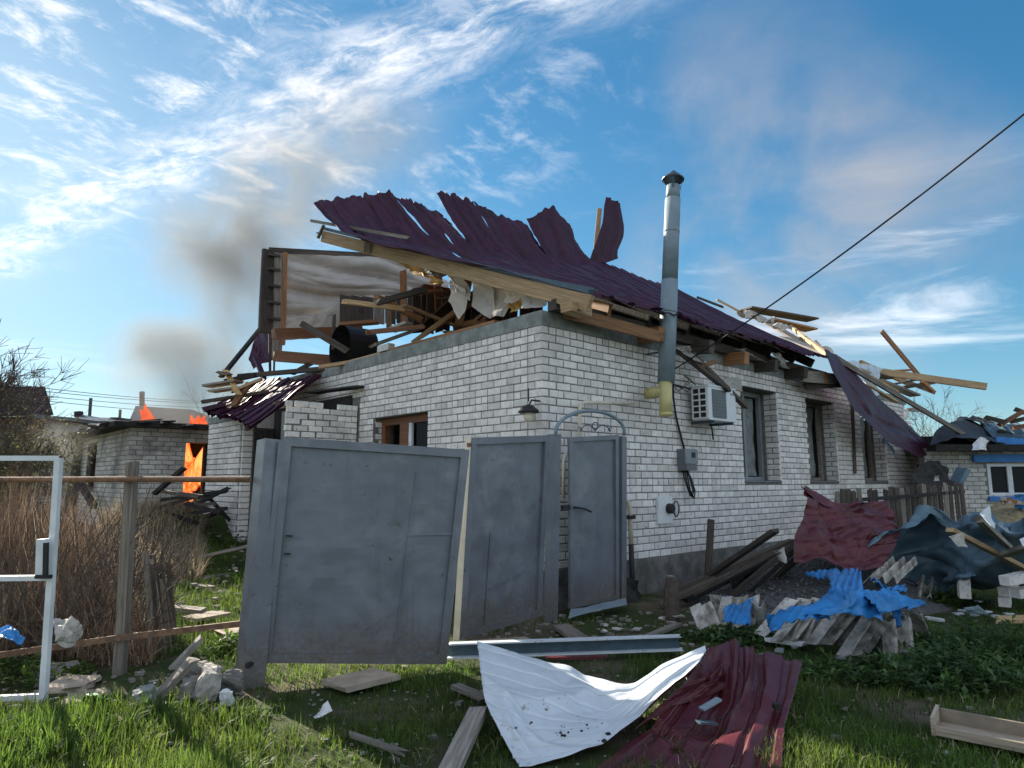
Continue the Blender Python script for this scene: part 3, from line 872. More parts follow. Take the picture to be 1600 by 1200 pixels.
# dark boards added behind the hanging lining to stand for attic shading
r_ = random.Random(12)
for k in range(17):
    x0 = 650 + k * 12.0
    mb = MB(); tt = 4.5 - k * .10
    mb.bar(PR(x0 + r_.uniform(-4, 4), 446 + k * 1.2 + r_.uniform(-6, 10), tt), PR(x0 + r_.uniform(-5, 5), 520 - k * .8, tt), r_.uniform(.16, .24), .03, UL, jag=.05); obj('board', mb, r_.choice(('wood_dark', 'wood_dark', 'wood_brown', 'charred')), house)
for k in range(16):
    x0, y0 = r_.uniform(560, 830), r_.uniform(455, 520); a = r_.uniform(-.7, .5); L_ = r_.uniform(18, 55); tt = r_.uniform(2.6, 5)
    mb = MB(); mb.bar(PR(x0 - L_ * math.cos(a), y0 - L_ * math.sin(a), tt), PR(x0 + L_ * math.cos(a), y0 + L_ * math.sin(a), tt - .3), r_.uniform(.04, .12), r_.uniform(.03, .09), jag=.07); obj('broken_batten', mb, r_.choice(('wood_orange', 'wood_brown', 'wood_dark', 'wood_raw')), house)
def stick(p, q_, t0, t1, w, h, m, nm='beam'):
    mb = MB(); mb.bar(PR(*p, t0), PR(*q_, t1), w, h, jag=.03); obj(nm, mb, m, house)
stick((428, 522), (566, 518), 6.9, 6.6, .16, .20, 'wood_brown')
stick((428, 556), (548, 566), 6.9, 6.2, .16, .20, 'wood_brown')
stick((472, 506), (545, 550), 6.2, 5.4, .10, .12, 'wood_dark')
stick((630, 424), (632, 515), 5.6, 5.6, .13, .11, 'wood_orange', 'post')
stick((606, 465), (608, 512), 5.9, 5.9, .10, .10, 'wood_orange', 'post')
stick((685, 420), (680, 505), 5.0, 5.0, .16, .12, 'wood_orange', 'post')
stick((734, 428), (716, 510), 3.2, 3.2, .14, .12, 'wood_orange', 'post')
stick((638, 486), (722, 504), 4.8, 4.0, .08, .10, 'wood_raw')
stick((710, 510), (760, 500), 3.9, 3.2, .08, .10, 'wood_orange')
stick((522, 492), (520, 545), 6.0, 6.0, .06, .06, 'wood_dark', 'post')
stick((530, 508), (590, 503), 6.0, 5.6, .25, .06, 'wood_orange', 'board')
stick((582, 540), (660, 512), 4.6, 4.4, .34, .05, 'wood_grey', 'board')
stick((612, 516), (640, 505), 5.0, 4.6, .25, .05, 'membrane', 'board')
stick((655, 510), (700, 470), 4.2, 4.0, .5, .04, 'wood_dark', 'board')
stick((497, 574), (548, 566), 5.4, 5.0, .1, .06, 'wood_raw')
stick((660, 525), (745, 470), 3.9, 3.6, .14, .08, 'wood_brown')
mb = MB()       # the plank lying along the wall top
mb.bar(H(.10, .9, ZT + .21), H(.12, 3.6, ZT + .21), .22, .04); obj('wall_plank', mb, 'wood_orange', house)
mb = MB(); mb.bar(H(.12, 3.9, ZT + .205), H(.12, 6.2, ZT + .205), .2, .03); obj('wall_plank', mb, 'wood_raw', house)
mb = MB(); mb.hbox(.02, .14, 3.62, 3.98, ZT + .225, ZT + .335); obj('block', mb, 'brick_far', house)
# open black tube standing for the dark arched hollow in the attic
mb = MB(); cc = PR(538, 543, 5.6)
ring = [cc + UL * math.cos(a) * .46 + ZUP * (math.sin(a) * .46) for a in np.linspace(0, 6.283, 25)]
o = len(mb.v)
mb.tube([cc - UR * .1, cc + UR * .5], .42, 22, cap=False); mb.tube([cc - UR * .08, cc + UR * .5], .405, 22, cap=False)
obj('dark_arch', mb, 'black', house, smooth=False)
# torn insulation hanging from the rafter
for k, (pts, m) in enumerate((
        ([(690, 416), (716, 424), (734, 470), (704, 452)], 'insulation'), ([(732, 428), (766, 437), (766, 500), (736, 478)], 'insulation'),
        ([(762, 437), (790, 444), (788, 496), (764, 500)], 'insulation'), ([(806, 450), (846, 464), (846, 480), (816, 484)], 'insulation'),
        ([(786, 446), (810, 452), (800, 478), (788, 474)], 'membrane'), ([(610, 404), (648, 412), (672, 436), (650, 432)], 'foam_gold'), ([(640, 405), (694, 418), (690, 432), (668, 428)], 'concrete'),
        ([(666, 430), (690, 436), (680, 446), (668, 440)], 'foam_gold'), ([(790, 478), (812, 460), (808, 484), (796, 486)], 'foam_gold'),
        ([(700, 440), (726, 450), (716, 500), (700, 470)], 'membrane'))):
    s_ = .1 + .05 * (k % 3)
    q4 = [PL(*p, s_) for p in pts]
    mb = sheet([[q4[0], q4[1]], [q4[0].lerp(q4[3], .5) + UR * .06, q4[1].lerp(q4[2], .5) + UR * .1], [q4[3], q4[2]]], 12, 14, crumple=.04, cs=2.0, seed=70 + k, rag=.6, creases=2)
    obj('torn_lining', mb, m, house)

# ------------------------------------------------------------------ annex roof and wreckage above it
for i in range(3):
    u0, u1 = i / 3, (i + 1) / 3
    def ar_pt(u, v):     # u along t from the far end to the near end, v down the slope
        top = PL(503, 586, -.1).lerp(PL(408, 592, -.1), 1 - u); bot = PL(388, 664, -1.55).lerp(PL(316, 640, -1.75), 1 - u)
        return top.lerp(bot, v) + ZUP * (-.05 * math.sin(v * 3.1) + .04 * math.sin(u * 7 + v * 3))
    mb = sheet([[ar_pt(u0 + (u1 - u0) * a, v) for a in (0, .5, 1.04)] for v in (0, .35, .7, 1)], 32, 20, ribs=4, rib_d=.075, crumple=.05, cs=1.6, seed=80 + i, th=.004, rag=.5)
    for p in range(len(mb.v)): mb.v[p] += ZUP * .012 * i
    obj('annex_roof_sheet', mb, ['purple', 'sheet_back'], house)
mb = MB(); mb.bar(PL(486, 614, -.35), PL(566, 604, -.06), .22, .03, ZUP, jag=.05)
obj('flashing', mb, 'charred', house)
for k, (p, q_, s0, s1, w, h, m) in enumerate((
        ((322, 604), (372, 596), -1.6, -1.2, .3, .04, 'wood_grey'), ((316, 628), (420, 612), -1.7, -.6, .14, .06, 'wood_dark'), ((318, 640), (352, 632), -1.75, -1.4, .25, .08, 'purple'),
        ((345, 590), (418, 500), -1.4, -.2, .07, .07, 'charred'), ((352, 596), (400, 586), -1.2, -.8, .10, .08, 'charred'), ((372, 588), (520, 575), -1.0, .1, .10, .08, 'wood_dark'),
        ((400, 586), (500, 578), -.6, -.0, .1, .05, 'wood_grey'), ((330, 612), (372, 606), -1.5, -1.2, .2, .04, 'board'), ((362, 612), (410, 592), -1.3, -.9, .09, .05, 'wood_raw'), ((352, 578), (374, 618), -1.3, -1.3, .1, .03, 'foam_gold'), ((340, 582), (360, 585), -1.5, -1.3, .2, .04, 'wood_grey'), ((366, 632), (390, 598), -1.3, -.9, .12, .06, 'wood_orange'),
        ((385, 668), (440, 628), -1.35, -.9, .10, .12, 'wood_dark'), ((421, 505), (422, 580), .1, -.2, .05, .05, 'charred'), ((430, 520), (428, 582), .2, -.2, .04, .06, 'charred'), ((440, 525), (438, 560), .2, 0, .05, .05, 'wood_dark'),
        ((400, 560), (412, 590), -.6, -.6, .1, .05, 'purple'), ((455, 585), (500, 560), -.2, .2, .12, .06, 'wood_dark'))):
    mb = MB(); mb.bar(PL(*p, s0), PL(*q_, s1), w, h, jag=.04); obj('broken_batten', mb, m, house)
mb = sheet([[PL(418, 500, .2), PL(400, 525, .0), PL(388, 560, -.4)], [PL(440, 560, .2), PL(424, 566, 0), PL(396, 578, -.4)]], 12, 12, ribs=2, rib_d=.04, crumple=.08, cs=2, seed=90, th=.004, rag=.4)
obj('roof_sheet', mb, ['purple', 'sheet_back'], house)
mb = MB(); mb.hbox(AX - .02, AX + .24, 6.25, 8.15, 2.62, 2.74); obj('annex_lintel', mb, 'concrete', house)
mb = MB(); mb.hbox(AX + .05, AX + .15, 4.75, 6.3, .02, .10); obj('door_sill', mb, 'wood_dark', house)
mb = MB(); mb.hbox(-.25, -.2, 5.9, 7.9, .9, 2.3); obj('inner_panel', mb, 'teal', house)
mb = MB(); mb.hbox(-.27, -.25, 5.9, 7.9, 1.72, 1.76); obj('inner_panel_rail', mb, 'trim_blue', house)
# ------------------------------------------------------------------ gates
def gate_leaf(name, label, TL, TR, BL, BR, th=.05, fw=.07, seams=()):
    TL, TR, BL, BR = map(Vector, (TL, TR, BL, BR))
    t = thing(name, label, 'gate', BL.lerp(BR, .5))
    nrm = (TR - TL).cross(BL - TL).normalized()
    if nrm.dot(CAM - TL) < 0: nrm = -nrm
    bl = lambda u, v: TL.lerp(TR, u).lerp(BL.lerp(BR, u), v)
    mb = sheet([[bl(u, v) - nrm * .012 for u in (0, .33, .66, 1)] for v in (0, .33, .66, 1)], 36, 36, crumple=.011, cs=1.8, seed=len(label), th=.004)
    obj('panel', mb, 'gate', t)
    W_, Hh = (TR - TL).length, (BL - TL).length
    a = fw / W_; c = fw / Hh
    for p, q_, v in ((bl(0, c / 2), bl(1, c / 2), 0), (bl(0, 1 - c / 2), bl(1, 1 - c / 2), 0), (bl(a / 2, c), bl(a / 2, 1 - c), 1), (bl(1 - a / 2, c), bl(1 - a / 2, 1 - c), 1)):
        mb = MB(); mb.bar(p, q_, fw, th, nrm); obj('frame_bar', mb, 'gate', t)
    for (u0, v0, u1, v1, w) in seams:
        mb = MB(); mb.bar(bl(u0, v0) + nrm * .004, bl(u1, v1) + nrm * .004, w, .006, nrm); obj('seam', mb, 'gate', t)
    return t, bl, nrm, a, c

A1 = dict(TL=AY(443, 683, 5.42), TR=AY(733, 703, 5.80), BL=AY(408, 1035, 5.36), BR=AY(697, 1037, 5.72))
g1, bl1, n1_, a1, c1_ = gate_leaf('yard_gate', 'wide grey metal yard gate leaf leaning out of square on the thick post', seams=((.72, .12, .70, .95, .012), (.70, .42, .99, .405, .02), (.11, .455, .13, .455, .012)), **A1)
for v in (.45, .53):
    mb = MB(); p = bl1(a1 + .015, v); mb.bar(p + n1_ * .004, bl1(a1 + .05, v) + n1_ * .004, .012, .02, n1_); obj('latch_slot', mb, 'black', g1)
mb = MB(); p0, p1 = AY(424, 688, 5.47), AY(389, 1066, 5.30)
gp = thing('gate_post', 'thick grey square steel post, tilted, carrying the wide gate leaf', 'post', p1)
mb.bar(p1 - ZUP * .12, p0, .17, .17, UR.cross(ZUP)); obj('post_tube', mb, 'gate', gp)
mb = MB(); mb.bar(AY(440, 690, 5.42), AY(404, 1040, 5.33), .04, .05, n1_); obj('hinge_strip', mb, 'gate', gp)
mb = MB(); pq = AY(388, 1040, 5.2); mb.tube([pq, pq + Vector((0, .1, 0))], .022, 10); obj('bolt_hole', mb, 'black', gp)

A2 = dict(TL=AY(735, 684, 6.62), TR=AY(857, 680, 7.45), BL=AY(716, 1000, 6.55), BR=AY(843, 962, 7.42))
g2, bl2, n2_, a2, c2_ = gate_leaf('yard_gate', 'narrower grey metal gate leaf swung inward beside the wicket door', seams=((.30, .5, .29, .98, .010), (.30, .80, .75, .74, .010)), **A2)
mb = MB(); mb.bar(A2['TL'] - Vector((.02, 0, 0)), A2['BL'] - Vector((.02, 0, 0)), .02, .07, n2_); obj('lit_rim_strip', mb, 'cream', g2)  # pale strip painted as the sunlit rim of the leaf
mb = MB(); mb.lump(AY(733, 695, 6.6), (.04, .05, .05), 3); obj('hinge', mb, 'rust', g2)
p1, p0 = AY(860, 968, 7.62), AY(866, 680, 7.60)
gp2 = thing('gate_post', 'grey square steel post between the narrower gate leaf and the wicket', 'post', p1)
mb = MB(); mb.bar(p1 - ZUP * .15, p0, .11, .11, UR.cross(ZUP)); obj('post_tube', mb, 'gate', gp2)
mb = MB(); mb.bar(p0 + ZUP * .001, p0 + ZUP * .008, .118, .118, UR.cross(ZUP)); obj('post_cap', mb, 'gate', gp2)

wk = thing('wicket_gate', 'narrow grey wicket door under a bent arch, ajar against the brick wall', 'gate', AY(930, 945, 7.9))
TL, TR, BL, BR = AY(888, 684, 7.78), AY(965, 680, 8.35), AY(890, 950, 7.78), AY(966, 935, 8.35)
nrm = (TR - TL).cross(BL - TL).normalized()
if nrm.dot(CAM - TL) < 0: nrm = -nrm
bl = lambda u, v: TL.lerp(TR, u).lerp(BL.lerp(BR, u), v)
mb = sheet([[bl(u, v) - nrm * .01 for u in (0, .5, 1)] for v in (0, .5, 1)], 16, 24, crumple=.01, cs=1.6, seed=31, th=.004); obj('panel', mb, 'gate', wk)
for p, q_ in ((bl(0, .012), bl(1, .012)), (bl(0, .988), bl(1, .988)), (bl(.04, .025), bl(.04, .975)), (bl(.96, .025), bl(.96, .975))):
    mb = MB(); mb.bar(p, q_, .055, .045, nrm); obj('frame_bar', mb, 'gate', wk)
mb = MB(); mb.tube([bl(.06, .42) + nrm * .03, bl(.06, .42) + nrm * .07, bl(.2, .43) + nrm * .07, bl(.36, .455) + nrm * .06], .012, 8); obj('handle', mb, 'black', wk)
mb = MB(); mb.bar(bl(-.13, .415), bl(.03, .415), .05, .04, nrm); obj('lock', mb, 'black', wk)
mb = MB(); mb.bar(AY(972, 682, 8.42), AY(971, 942, 8.42) - ZUP * .1, .09, .08, nrm); obj('door_post', mb, 'gate', wk)
arch = [AY(868, 682, 7.66)] + [AY(922 - 54 * math.cos(a), 676 - 34 * math.sin(a), 7.66 + .76 * (1 - math.cos(a)) / 2) for a in np.linspace(.15, math.pi - .15, 14)] + [AY(975, 680, 8.4)]
mb = MB(); mb.tube(arch, .022, 8); obj('arch', mb, 'steel', wk, smooth=True)
mb = MB()
for sg in (1, -1):
    cx = 930
    pts = [AY(cx + sg * (a_ * 24), 676 - 9 * math.sin(a_ * 3.1) - 3, 8.05 + sg * .12 * a_) for a_ in np.linspace(0, 1, 9)]
    pts += [AY(cx + sg * 24 - sg * 3 * math.sin(b_), 674 - 3 + 3 * math.cos(b_), 8.05 + sg * .12) for b_ in np.linspace(0, 4, 6)]
    mb.tube(pts, .007, 6)
mb.tube([AY(cx + 4.5 * math.sin(b_), 665 + 5 * math.cos(b_), 8.05) for b_ in np.linspace(0, 6.3, 13)], .007, 6)
obj('scroll_ornament', mb, 'steel_dark', wk, smooth=True)
mb = sheet([[AY(892, 952, 7.72), AY(978, 935, 8.25)], [AY(888, 966, 7.45), AY(980, 944, 8.0)]], 12, 6, crumple=.02, cs=3, seed=12, th=.004, rag=.3)
obj('metal_flap', mb, 'steel', label='pale blue-grey metal flap bent over the foot of the wicket', cat='metal strip')

# ------------------------------------------------------------------ pole fence at the left
pf = thing('pole_fence', 'rusty pole fence with one grey post and two rails before the dry brush', 'fence', G(188, 1055))
lp = G(188, 1055)
mb = MB(); mb.bar(lp - ZUP * .3, AY(207, 722, lp.y + .02), .075, .075, Vector((0, 1, 0)), jag=.01); obj('post', mb, 'wood_grey', pf)
mb = MB(); mb.tube([AY(-130, 750, 5.35), AY(180, 749, 5.42), AY(391, 749, 5.45)], .024, 8); obj('rail', mb, 'rust', pf)
mb = MB(); mb.bar(AY(-130, 1042, 5.35), AY(190, 996, 5.42), .03, .045); mb.bar(AY(190, 996, 5.42), AY(380, 974, 5.42), .03, .045); obj('rail', mb, 'rust', pf)
# leaning old picket bundle behind it
for k in range(11):
    mb = MB(); a_ = G(222 + k * 3.4 + rnd.uniform(-4, 4), 1040 - k * 3); a_.y += .25
    mb.bar(a_ - ZUP * .1, AY(226 + k * 3.6 + rnd.uniform(-6, 6), 868 + rnd.uniform(-14, 40), a_.y + .05), .045, .02, jag=.06)
    obj('picket', mb, 'wood_dark' if k % 3 else 'wood_grey', label='weathered grey picket of a leaning clump by the fence post', cat='picket', group='leaning grey pickets beside the fence post')

# white welded frame gate
wf = thing('frame_gate', 'open white welded frame gate with a lock box on its upright', 'gate', G(68, 1090))
Yf = 4.9
wpts = [AY(92, 716, Yf), AY(68, 1090, Yf)]
mb = MB(); mb.bar(wpts[1] - ZUP * .02, wpts[0], .042, .042, Vector((0, 1, 0))); obj('frame_upright', mb, 'white_paint', wf)
for y0, y1, xr in ((716, 716, 94), (905, 903, 80), (1098, 1088, 70)):
    mb = MB(); mb.bar(AY(-150, y0, Yf - .05), AY(xr - 5, y1, Yf), .036, .036, Vector((0, 1, 0))); obj('frame_bar', mb, 'white_paint', wf)
mb = MB(); mb.bar(AY(68, 842, Yf - .03), AY(66, 902, Yf - .03), .07, .05, Vector((0, 1, 0))); lb = obj('lock_box', mb, 'white_paint', wf)
mb = MB(); mb.bar(AY(72, 848, Yf - .075), AY(71, 898, Yf - .075), .03, .02, Vector((0, 1, 0))); mb.bar(AY(56, 901, Yf - .06), AY(80, 901, Yf - .06), .025, .03, Vector((0, 1, 0))); obj('lock_plate', mb, 'black', lb)

# ------------------------------------------------------------------ fittings on the long wall
fl = thing('flue_pipe', 'tall galvanised steel flue with a conical cap rising past the eave', 'flue', H(2.1, -.35, 2.4))
fb, ft = H(2.11, -.36, 2.88), H(2.49, -.35, 5.93)
L_ = lambda k: fb.lerp(ft, k)
mb = MB(); mb.tube([L_(0), L_(.50)], .120, 24); mb.tube([L_(.335), L_(.345)], .124, 24); obj('lower_pipe', mb, 'steel', fl, smooth=True)
mb = MB(); mb.tube([L_(.495), L_(.93)], .115, 24); mb.tube([L_(.75), L_(.757)], .119, 24); obj('upper_pipe', mb, 'steel', fl, smooth=True)
mb = MB(); mb.tube([L_(.925), L_(1.0)], .104, 24); obj('collar', mb, 'steel', fl, smooth=True)
cpb = L_(1.0) + ZUP * .10; cax = (ft - fb).normalized()
mb = MB(); mb.tube([cpb, cpb + cax * .015, cpb + cax * .15, cpb + cax * .17], [.165, .168, .03, .002], 20); obj('cap', mb, 'steel_dark', fl)
for a in range(4):
    mb = MB(); dv_ = UR * math.cos(a * 1.57 + .6) + UL * math.sin(a * 1.57 + .6)
    mb.bar(L_(.98) + dv_ * .105, cpb + dv_ * .14, .02, .006, dv_); obj('strut', mb, 'steel_dark', fl)
mb = MB(); mb.tube([H(2.085, -.36, 2.40), H(2.095, -.36, 2.90)], .09, 22); mb.tube([H(2.085, -.36, 2.41), H(2.085, -.36, 2.45)], .096, 22); obj('tee', mb, 'yellow', fl, smooth=True)
mb = MB(); mb.tube([H(2.085, -.34, 2.76), H(2.13, -.12, 2.76), H(2.15, .02, 2.76)], .080, 18); mb.tube([H(2.125, -.14, 2.76), H(2.13, -.10, 2.76)], .088, 18); obj('elbow', mb, 'yellow', fl, smooth=True)
mb = MB(); mb.bar(H(2.20, -.28, 3.35), H(2.2, .02, 3.35), .05, .02); obj('wall_clip', mb, 'steel_dark', fl)

ac_ = thing('air_conditioner', 'white outdoor air conditioner unit fixed beside the first window', 'air conditioner', H(3.55, -.2, 2.42))
s0, s1, t0, t1, z0, z1 = 3.14, 3.93, -.40, -.10, 2.42, 2.93
mb = MB(); mb.hbox(s0 + .02, s1, t0, t1, z0, z1); obj('body', mb, 'white_plastic', ac_)
mb = MB(); mb.hbox(s0 - .015, s1 + .01, t0 - .012, t1 + .01, z1 + .001, z1 + .025); obj('top_cover', mb, 'white_plastic', ac_)
mb = MB(); mb.hbox(s0 - .002, s0 + .018, t0 + .035, t1 - .03, z0 + .03, z1 - .02); obj('coil', mb, 'black', ac_)
mb = MB()
for k in range(6): z = z0 + .03 + k * (z1 - z0 - .05) / 5; mb.hbox(s0 - .012, s0 + .002, t0 + .01, t1 - .01, z - .011, z + .011)
for k in range(3): y = t0 + .03 + k * .12; mb.hbox(s0 - .016, s0 - .004, y - .011, y + .011, z0 + .02, z1 - .01)
mb.hbox(s0 - .01, s0 + .03, t0 + .001, t0 + .03, z0 + .01, z1 - .005)
obj('side_grille', mb, 'white_plastic', ac_)
mb = MB(); mb.hbox(s0 + .10, s1 - .30, t0 - .012, t0 + .002, z0 + .04, z1 - .04); fg = obj('fan_grille', mb, 'grey_plastic', ac_)
mb = MB()
for k in range(9): z = z0 + .065 + k * .05; mb.hbox(s0 + .12, s1 - .32, t0 - .018, t0 - .012, z - .004, z + .004)
obj('grille_wires', mb, 'grey_plastic', fg)
mb = MB(); mb.hbox(s1 - .15, s1 - .03, t0 - .004, t0 + .002, z1 - .09, z1 - .06); obj('name_plate', mb, 'grey_mid', ac_)
for s_ in (s0 + .12, s1 - .14):
    mb = MB(); mb.hbox(s_, s_ + .04, t0 - .01, .0, z0 - .045, z0 - .006); obj('bracket', mb, 'steel_dark', ac_)
mb = MB(); mb.tube([H(3.5, -.2, z0 - .01), H(3.52, -.21, z0 - .12), H(3.56, -.2, z0 - .28)], .012, 6); obj('drain_hose', mb, 'black', ac_, smooth=True)
# light shade fallen onto the unit
mb = sheet([[PR(1135, 585, -.15), PR(1150, 588, -.15)], [PR(1133, 600, -.3), PR(1158, 603, -.2)], [PR(1140, 612, -.3), PR(1156, 612, -.2)]], 10, 10, crumple=.1, cs=6, seed=5, rag=.5)
obj('plastic_scrap', mb, 'insulation', label='torn white plastic scrap caught on top of the air conditioner', cat='scrap')

mt = thing('electric_meter', 'grey electric meter box with window and hanging black leads', 'meter', H(3.0, -.08, 1.55))
mb = MB(); mb.hbox(2.84, 3.15, -.15, -.012, 1.66, 1.98); obj('case', mb, 'grey_plastic', mt)
mb = MB(); mb.hbox(2.83, 3.16, -.165, -.151, 1.76, 1.97); cv = obj('cover', mb, 'grey_mid', mt)
mb = MB(); mb.hbox(2.99, 3.09, -.169, -.164, 1.85, 1.93); obj('window', mb, 'glass_dark', cv)
mb = MB(); mb.hbox(2.86, 3.13, -.160, -.151, 1.665, 1.75); obj('terminal_cover', mb, 'grey_plastic', mt)
mb = MB()
for k in range(3): mb.tube([H(2.9 + .05 * k, -.06, 1.66), H(2.92 + .05 * k, -.10, 1.45 - .04 * k), H(3.02 + .05 * k, -.10, 1.28 - .02 * k), H(3.12 + .03 * k, -.08, 1.36), H(3.08 + .02 * k, -.06, 1.55), H(3.02, -.06, 1.66)], .010, 6)
obj('lead', mb, 'black', mt, smooth=True)
mb = MB(); mb.tube([PR(1052, 590, -.10), PR(1052, 620, -.06), PR(1056, 650, -.04), PR(1066, 690, -.04), H(2.98, -.05, 1.98)], .016, 8)
obj('cable', mb, 'black', label='black cable dropping down the bricks to the meter box', cat='cable', smooth=True)
bx = thing('socket_panel', 'white square panel with a black round fitting low on the bricks', 'panel', H(2.4, -.03, .95))
mb = MB(); mb.hbox(2.27, 2.62, -.05, -.012, .90, 1.28); obj('plate', mb, 'white_plastic', bx)
mb = MB(); c_ = H(2.52, -.05, 1.11); mb.tube([c_ + UL * .01, c_ - UL * .07, c_ - UL * .08], [.075, .07, .05], 16); obj('fitting', mb, 'black', bx)
mb = MB(); c_ = H(2.71, -.05, 1.10); mb.tube([c_ + Vector((0, 0, .11)) * math.cos(a) + UR * .07 * math.sin(a) for a in np.linspace(0, 6.28, 15)], .009, 6); obj('cable_loop', mb, 'black', bx, smooth=True)
mb = MB(); mb.lump(H(2.71, -.03, 1.10), (.09, .02, .15), 2); obj('tag', mb, 'white_plastic', bx)
mb = MB()
for k in range(5): mb.tube([PR(1052, 600, -.1), PR(1060 + 7 * k, 612 - 5 * (k % 2), -.12), PR(1078 + 3 * k, 592 + 3 * k, -.1), PR(1068, 586, -.1)], .006, 5)
obj('wire_tangle', mb, 'black', label='tangle of thin black wires on the wall beside the flue', cat='wires', smooth=True)

gpipe = thing('gas_pipe', 'cream painted gas pipe bending along the bricks behind the wicket', 'pipe', H(1.0, -.1, .5))
yb = -.16
mb = MB(); mb.tube([PR(906, 760, yb), PR(906, 640, yb), PR(907, 632, yb), PR(913, 629, yb), PR(990, 630, yb + .03)], .024, 10); obj('upper_run', mb, 'cream', gpipe, smooth=True)
mb = MB(); mb.tube([PR(972, 778, yb), PR(980, 782, yb), PR(984, 792, yb), PR(986, 850, yb)], .032, 10); obj('riser', mb, 'cream', gpipe, smooth=True)
mb = MB(); mb.tube([PR(986, 850, yb), PR(988, 905, yb), PR(992, 960, yb)], .036, 10); obj('riser_sleeve', mb, 'black', gpipe, smooth=True)
mb = MB(); mb.box(PR(984, 808, yb), (.14, .09, .05), UR, UL); obj('valve', mb, 'black', gpipe)
mb = MB(); mb.tube([PR(880, 780, -.2), PR(881, 720, -.2), PR(885, 706, -.2)], .022, 8); obj('branch', mb, 'cream', gpipe, smooth=True)
mb = sheet([[PR(975, 900, -.3), PR(1000, 905, -.3)], [PR(972, 930, -.35), PR(1006, 935, -.3)], [PR(974, 955, -.5), PR(1010, 958, -.4)]], 10, 10, crumple=.1, cs=4, seed=22, rag=.3)
obj('roofing_felt', mb, 'charred', label='black roofing felt scrap at the foot of the gas pipe', cat='felt')

lm = thing('wall_lamp', 'black enamel wall lamp with a glass jar on the gable bricks', 'lamp', PL(827, 640, -.15))
lc = PL(826, 640, -.2)
mb = MB(); mb.tube([lc + ZUP * .06, lc + ZUP * .045, lc - ZUP * .01, lc - ZUP * .04], [.02, .06, .125, .13], 18); obj('shade', mb, 'black', lm, smooth=True)
mb = MB(); mb.tube([lc - ZUP * .03, lc - ZUP * .10, lc - ZUP * .15], [.06, .062, .04], 14); obj('glass', mb, 'cream', lm, smooth=True)
mb = MB(); mb.tube([lc + ZUP * .04, lc + ZUP * .12 + UR * .05, lc + UR * .19 + ZUP * .12], .012, 6); mb.tube([lc + ZUP * .1, lc + ZUP * .26], .008, 5); obj('arm', mb, 'black', lm)

# overhead wire
a_, b_ = PR(1052, 578, -.12), AY(1600, 155, 6.2)
d_ = (b_ - a_)
pts = [a_ + d_ * k - ZUP * (.18 * 4 * (k / 1.4) * (1 - k / 1.4)) + ZUP * .0 for k in np.linspace(0, 1.4, 24)]
mb = MB(); mb.tube(pts, .011, 6)
obj('overhead_wire', mb, 'black', label='black overhead wire running from the house eave up across the sky', cat='wire', smooth=True)

# planks fallen from the eave over the air conditioner
def loose(nm, p, q_, t0, t1, w, h, m, label, cat='plank', group=None):
    return plank(nm, PR(*p, t0), PR(*q_, t1), w, h, m, label, cat, group)
loose('plank', (1056, 545), (1140, 612), -.15, -.45, .10, .05, 'wood_dark', 'dark broken plank slanting from the flue towards the air conditioner')
loose('plank', (1080, 552), (1165, 636), -.2, -.42, .09, .05, 'wood_dark', 'dark plank whose pale broken end passes the air conditioner')
loose('plank', (1095, 572), (1116, 566), -.25, -.3, .05, .07, 'wood_orange', 'short brown block end jutting above the slanting planks')
# ------------------------------------------------------------------ blasted far end of the roof
for k, (p, q_, t0, t1, w, h, m, l) in enumerate((
        ((1330, 572), (1388, 592), .6, .5, .3, .04, 'wood_dark', 'dark board tilted over the broken wall behind the foil'), ((1345, 566), (1420, 600), 1.2, .9, .1, .1, 'wood_raw', 'pale rafter stub lying across the broken wall top'),
        ((1400, 590), (1462, 614), 1.2, .2, .08, .12, 'wood_grey', 'grey rafter stub hanging over the broken corner'), ((1385, 602), (1452, 590), .3, .6, .2, .04, 'charred', 'burnt board under the pale beam'),
        ((1352, 600), (1400, 628), -.2, -.25, .12, .04, 'wood_raw', 'tan lath along the upper edge of the hanging sheet'), ((1440, 596), (1458, 612), .2, .1, .1, .08, 'wood_orange', 'small orange timber end at the broken corner'),
        ((1310, 566), (1352, 584), .1, .1, .3, .03, 'insulation', 'pale panel scrap beneath the foil sheet'))):
    loose('plank', p, q_, t0, t1, w, h, m, l, 'board')
mb = sheet([[PR(1286, 545, -.5), PR(1312, 556, -.4)], [PR(1300, 580, -.6), PR(1350, 600, -.5)], [PR(1335, 640, -.7), PR(1408, 652, -.6)], [PR(1388, 690, -.8), PR(1448, 690, -.7)], [PR(1440, 716, -.8), PR(1458, 708, -.75)]],
           18, 40, linear=True, crumple=.03, cs=.9, seed=101, th=.004, rag=.3, creases=6)
obj('hanging_sheet', mb, ['purple', 'purple'], label='long purple roof sheet hanging down across the last window', cat='roof sheet')
mb = sheet([[PR(1312, 556, -.2), PR(1380, 575, .4)], [PR(1345, 590, -.3), PR(1372, 600, .1)], [PR(1362, 620, -.35), PR(1378, 622, -.2)]], 14, 14, crumple=.1, cs=2.5, seed=104, rag=.4)
obj('foil_sheet', mb, 'white_sheet', label='pale crumpled foil sheet above the hanging purple roof sheet', cat='sheet')
mb = sheet([[PR(1372, 672, -.3), PR(1390, 690, -.3)], [PR(1378, 690, -.4), PR(1404, 718, -.3)]], 8, 8, crumple=.05, cs=4, seed=105, rag=.5)
obj('foil_sheet', mb, 'white_sheet', label='small white strip dangling beneath the hanging purple sheet', cat='sheet')
mb = sheet([[PR(1448, 686, -.7), PR(1456, 690, -.7)], [PR(1452, 705, -.75), PR(1462, 712, -.7)]], 5, 6, crumple=.05, cs=4, seed=106, rag=.3)
obj('foil_sheet', mb, 'white_sheet', label='white foil tip at the lower end of the hanging purple sheet', cat='sheet')
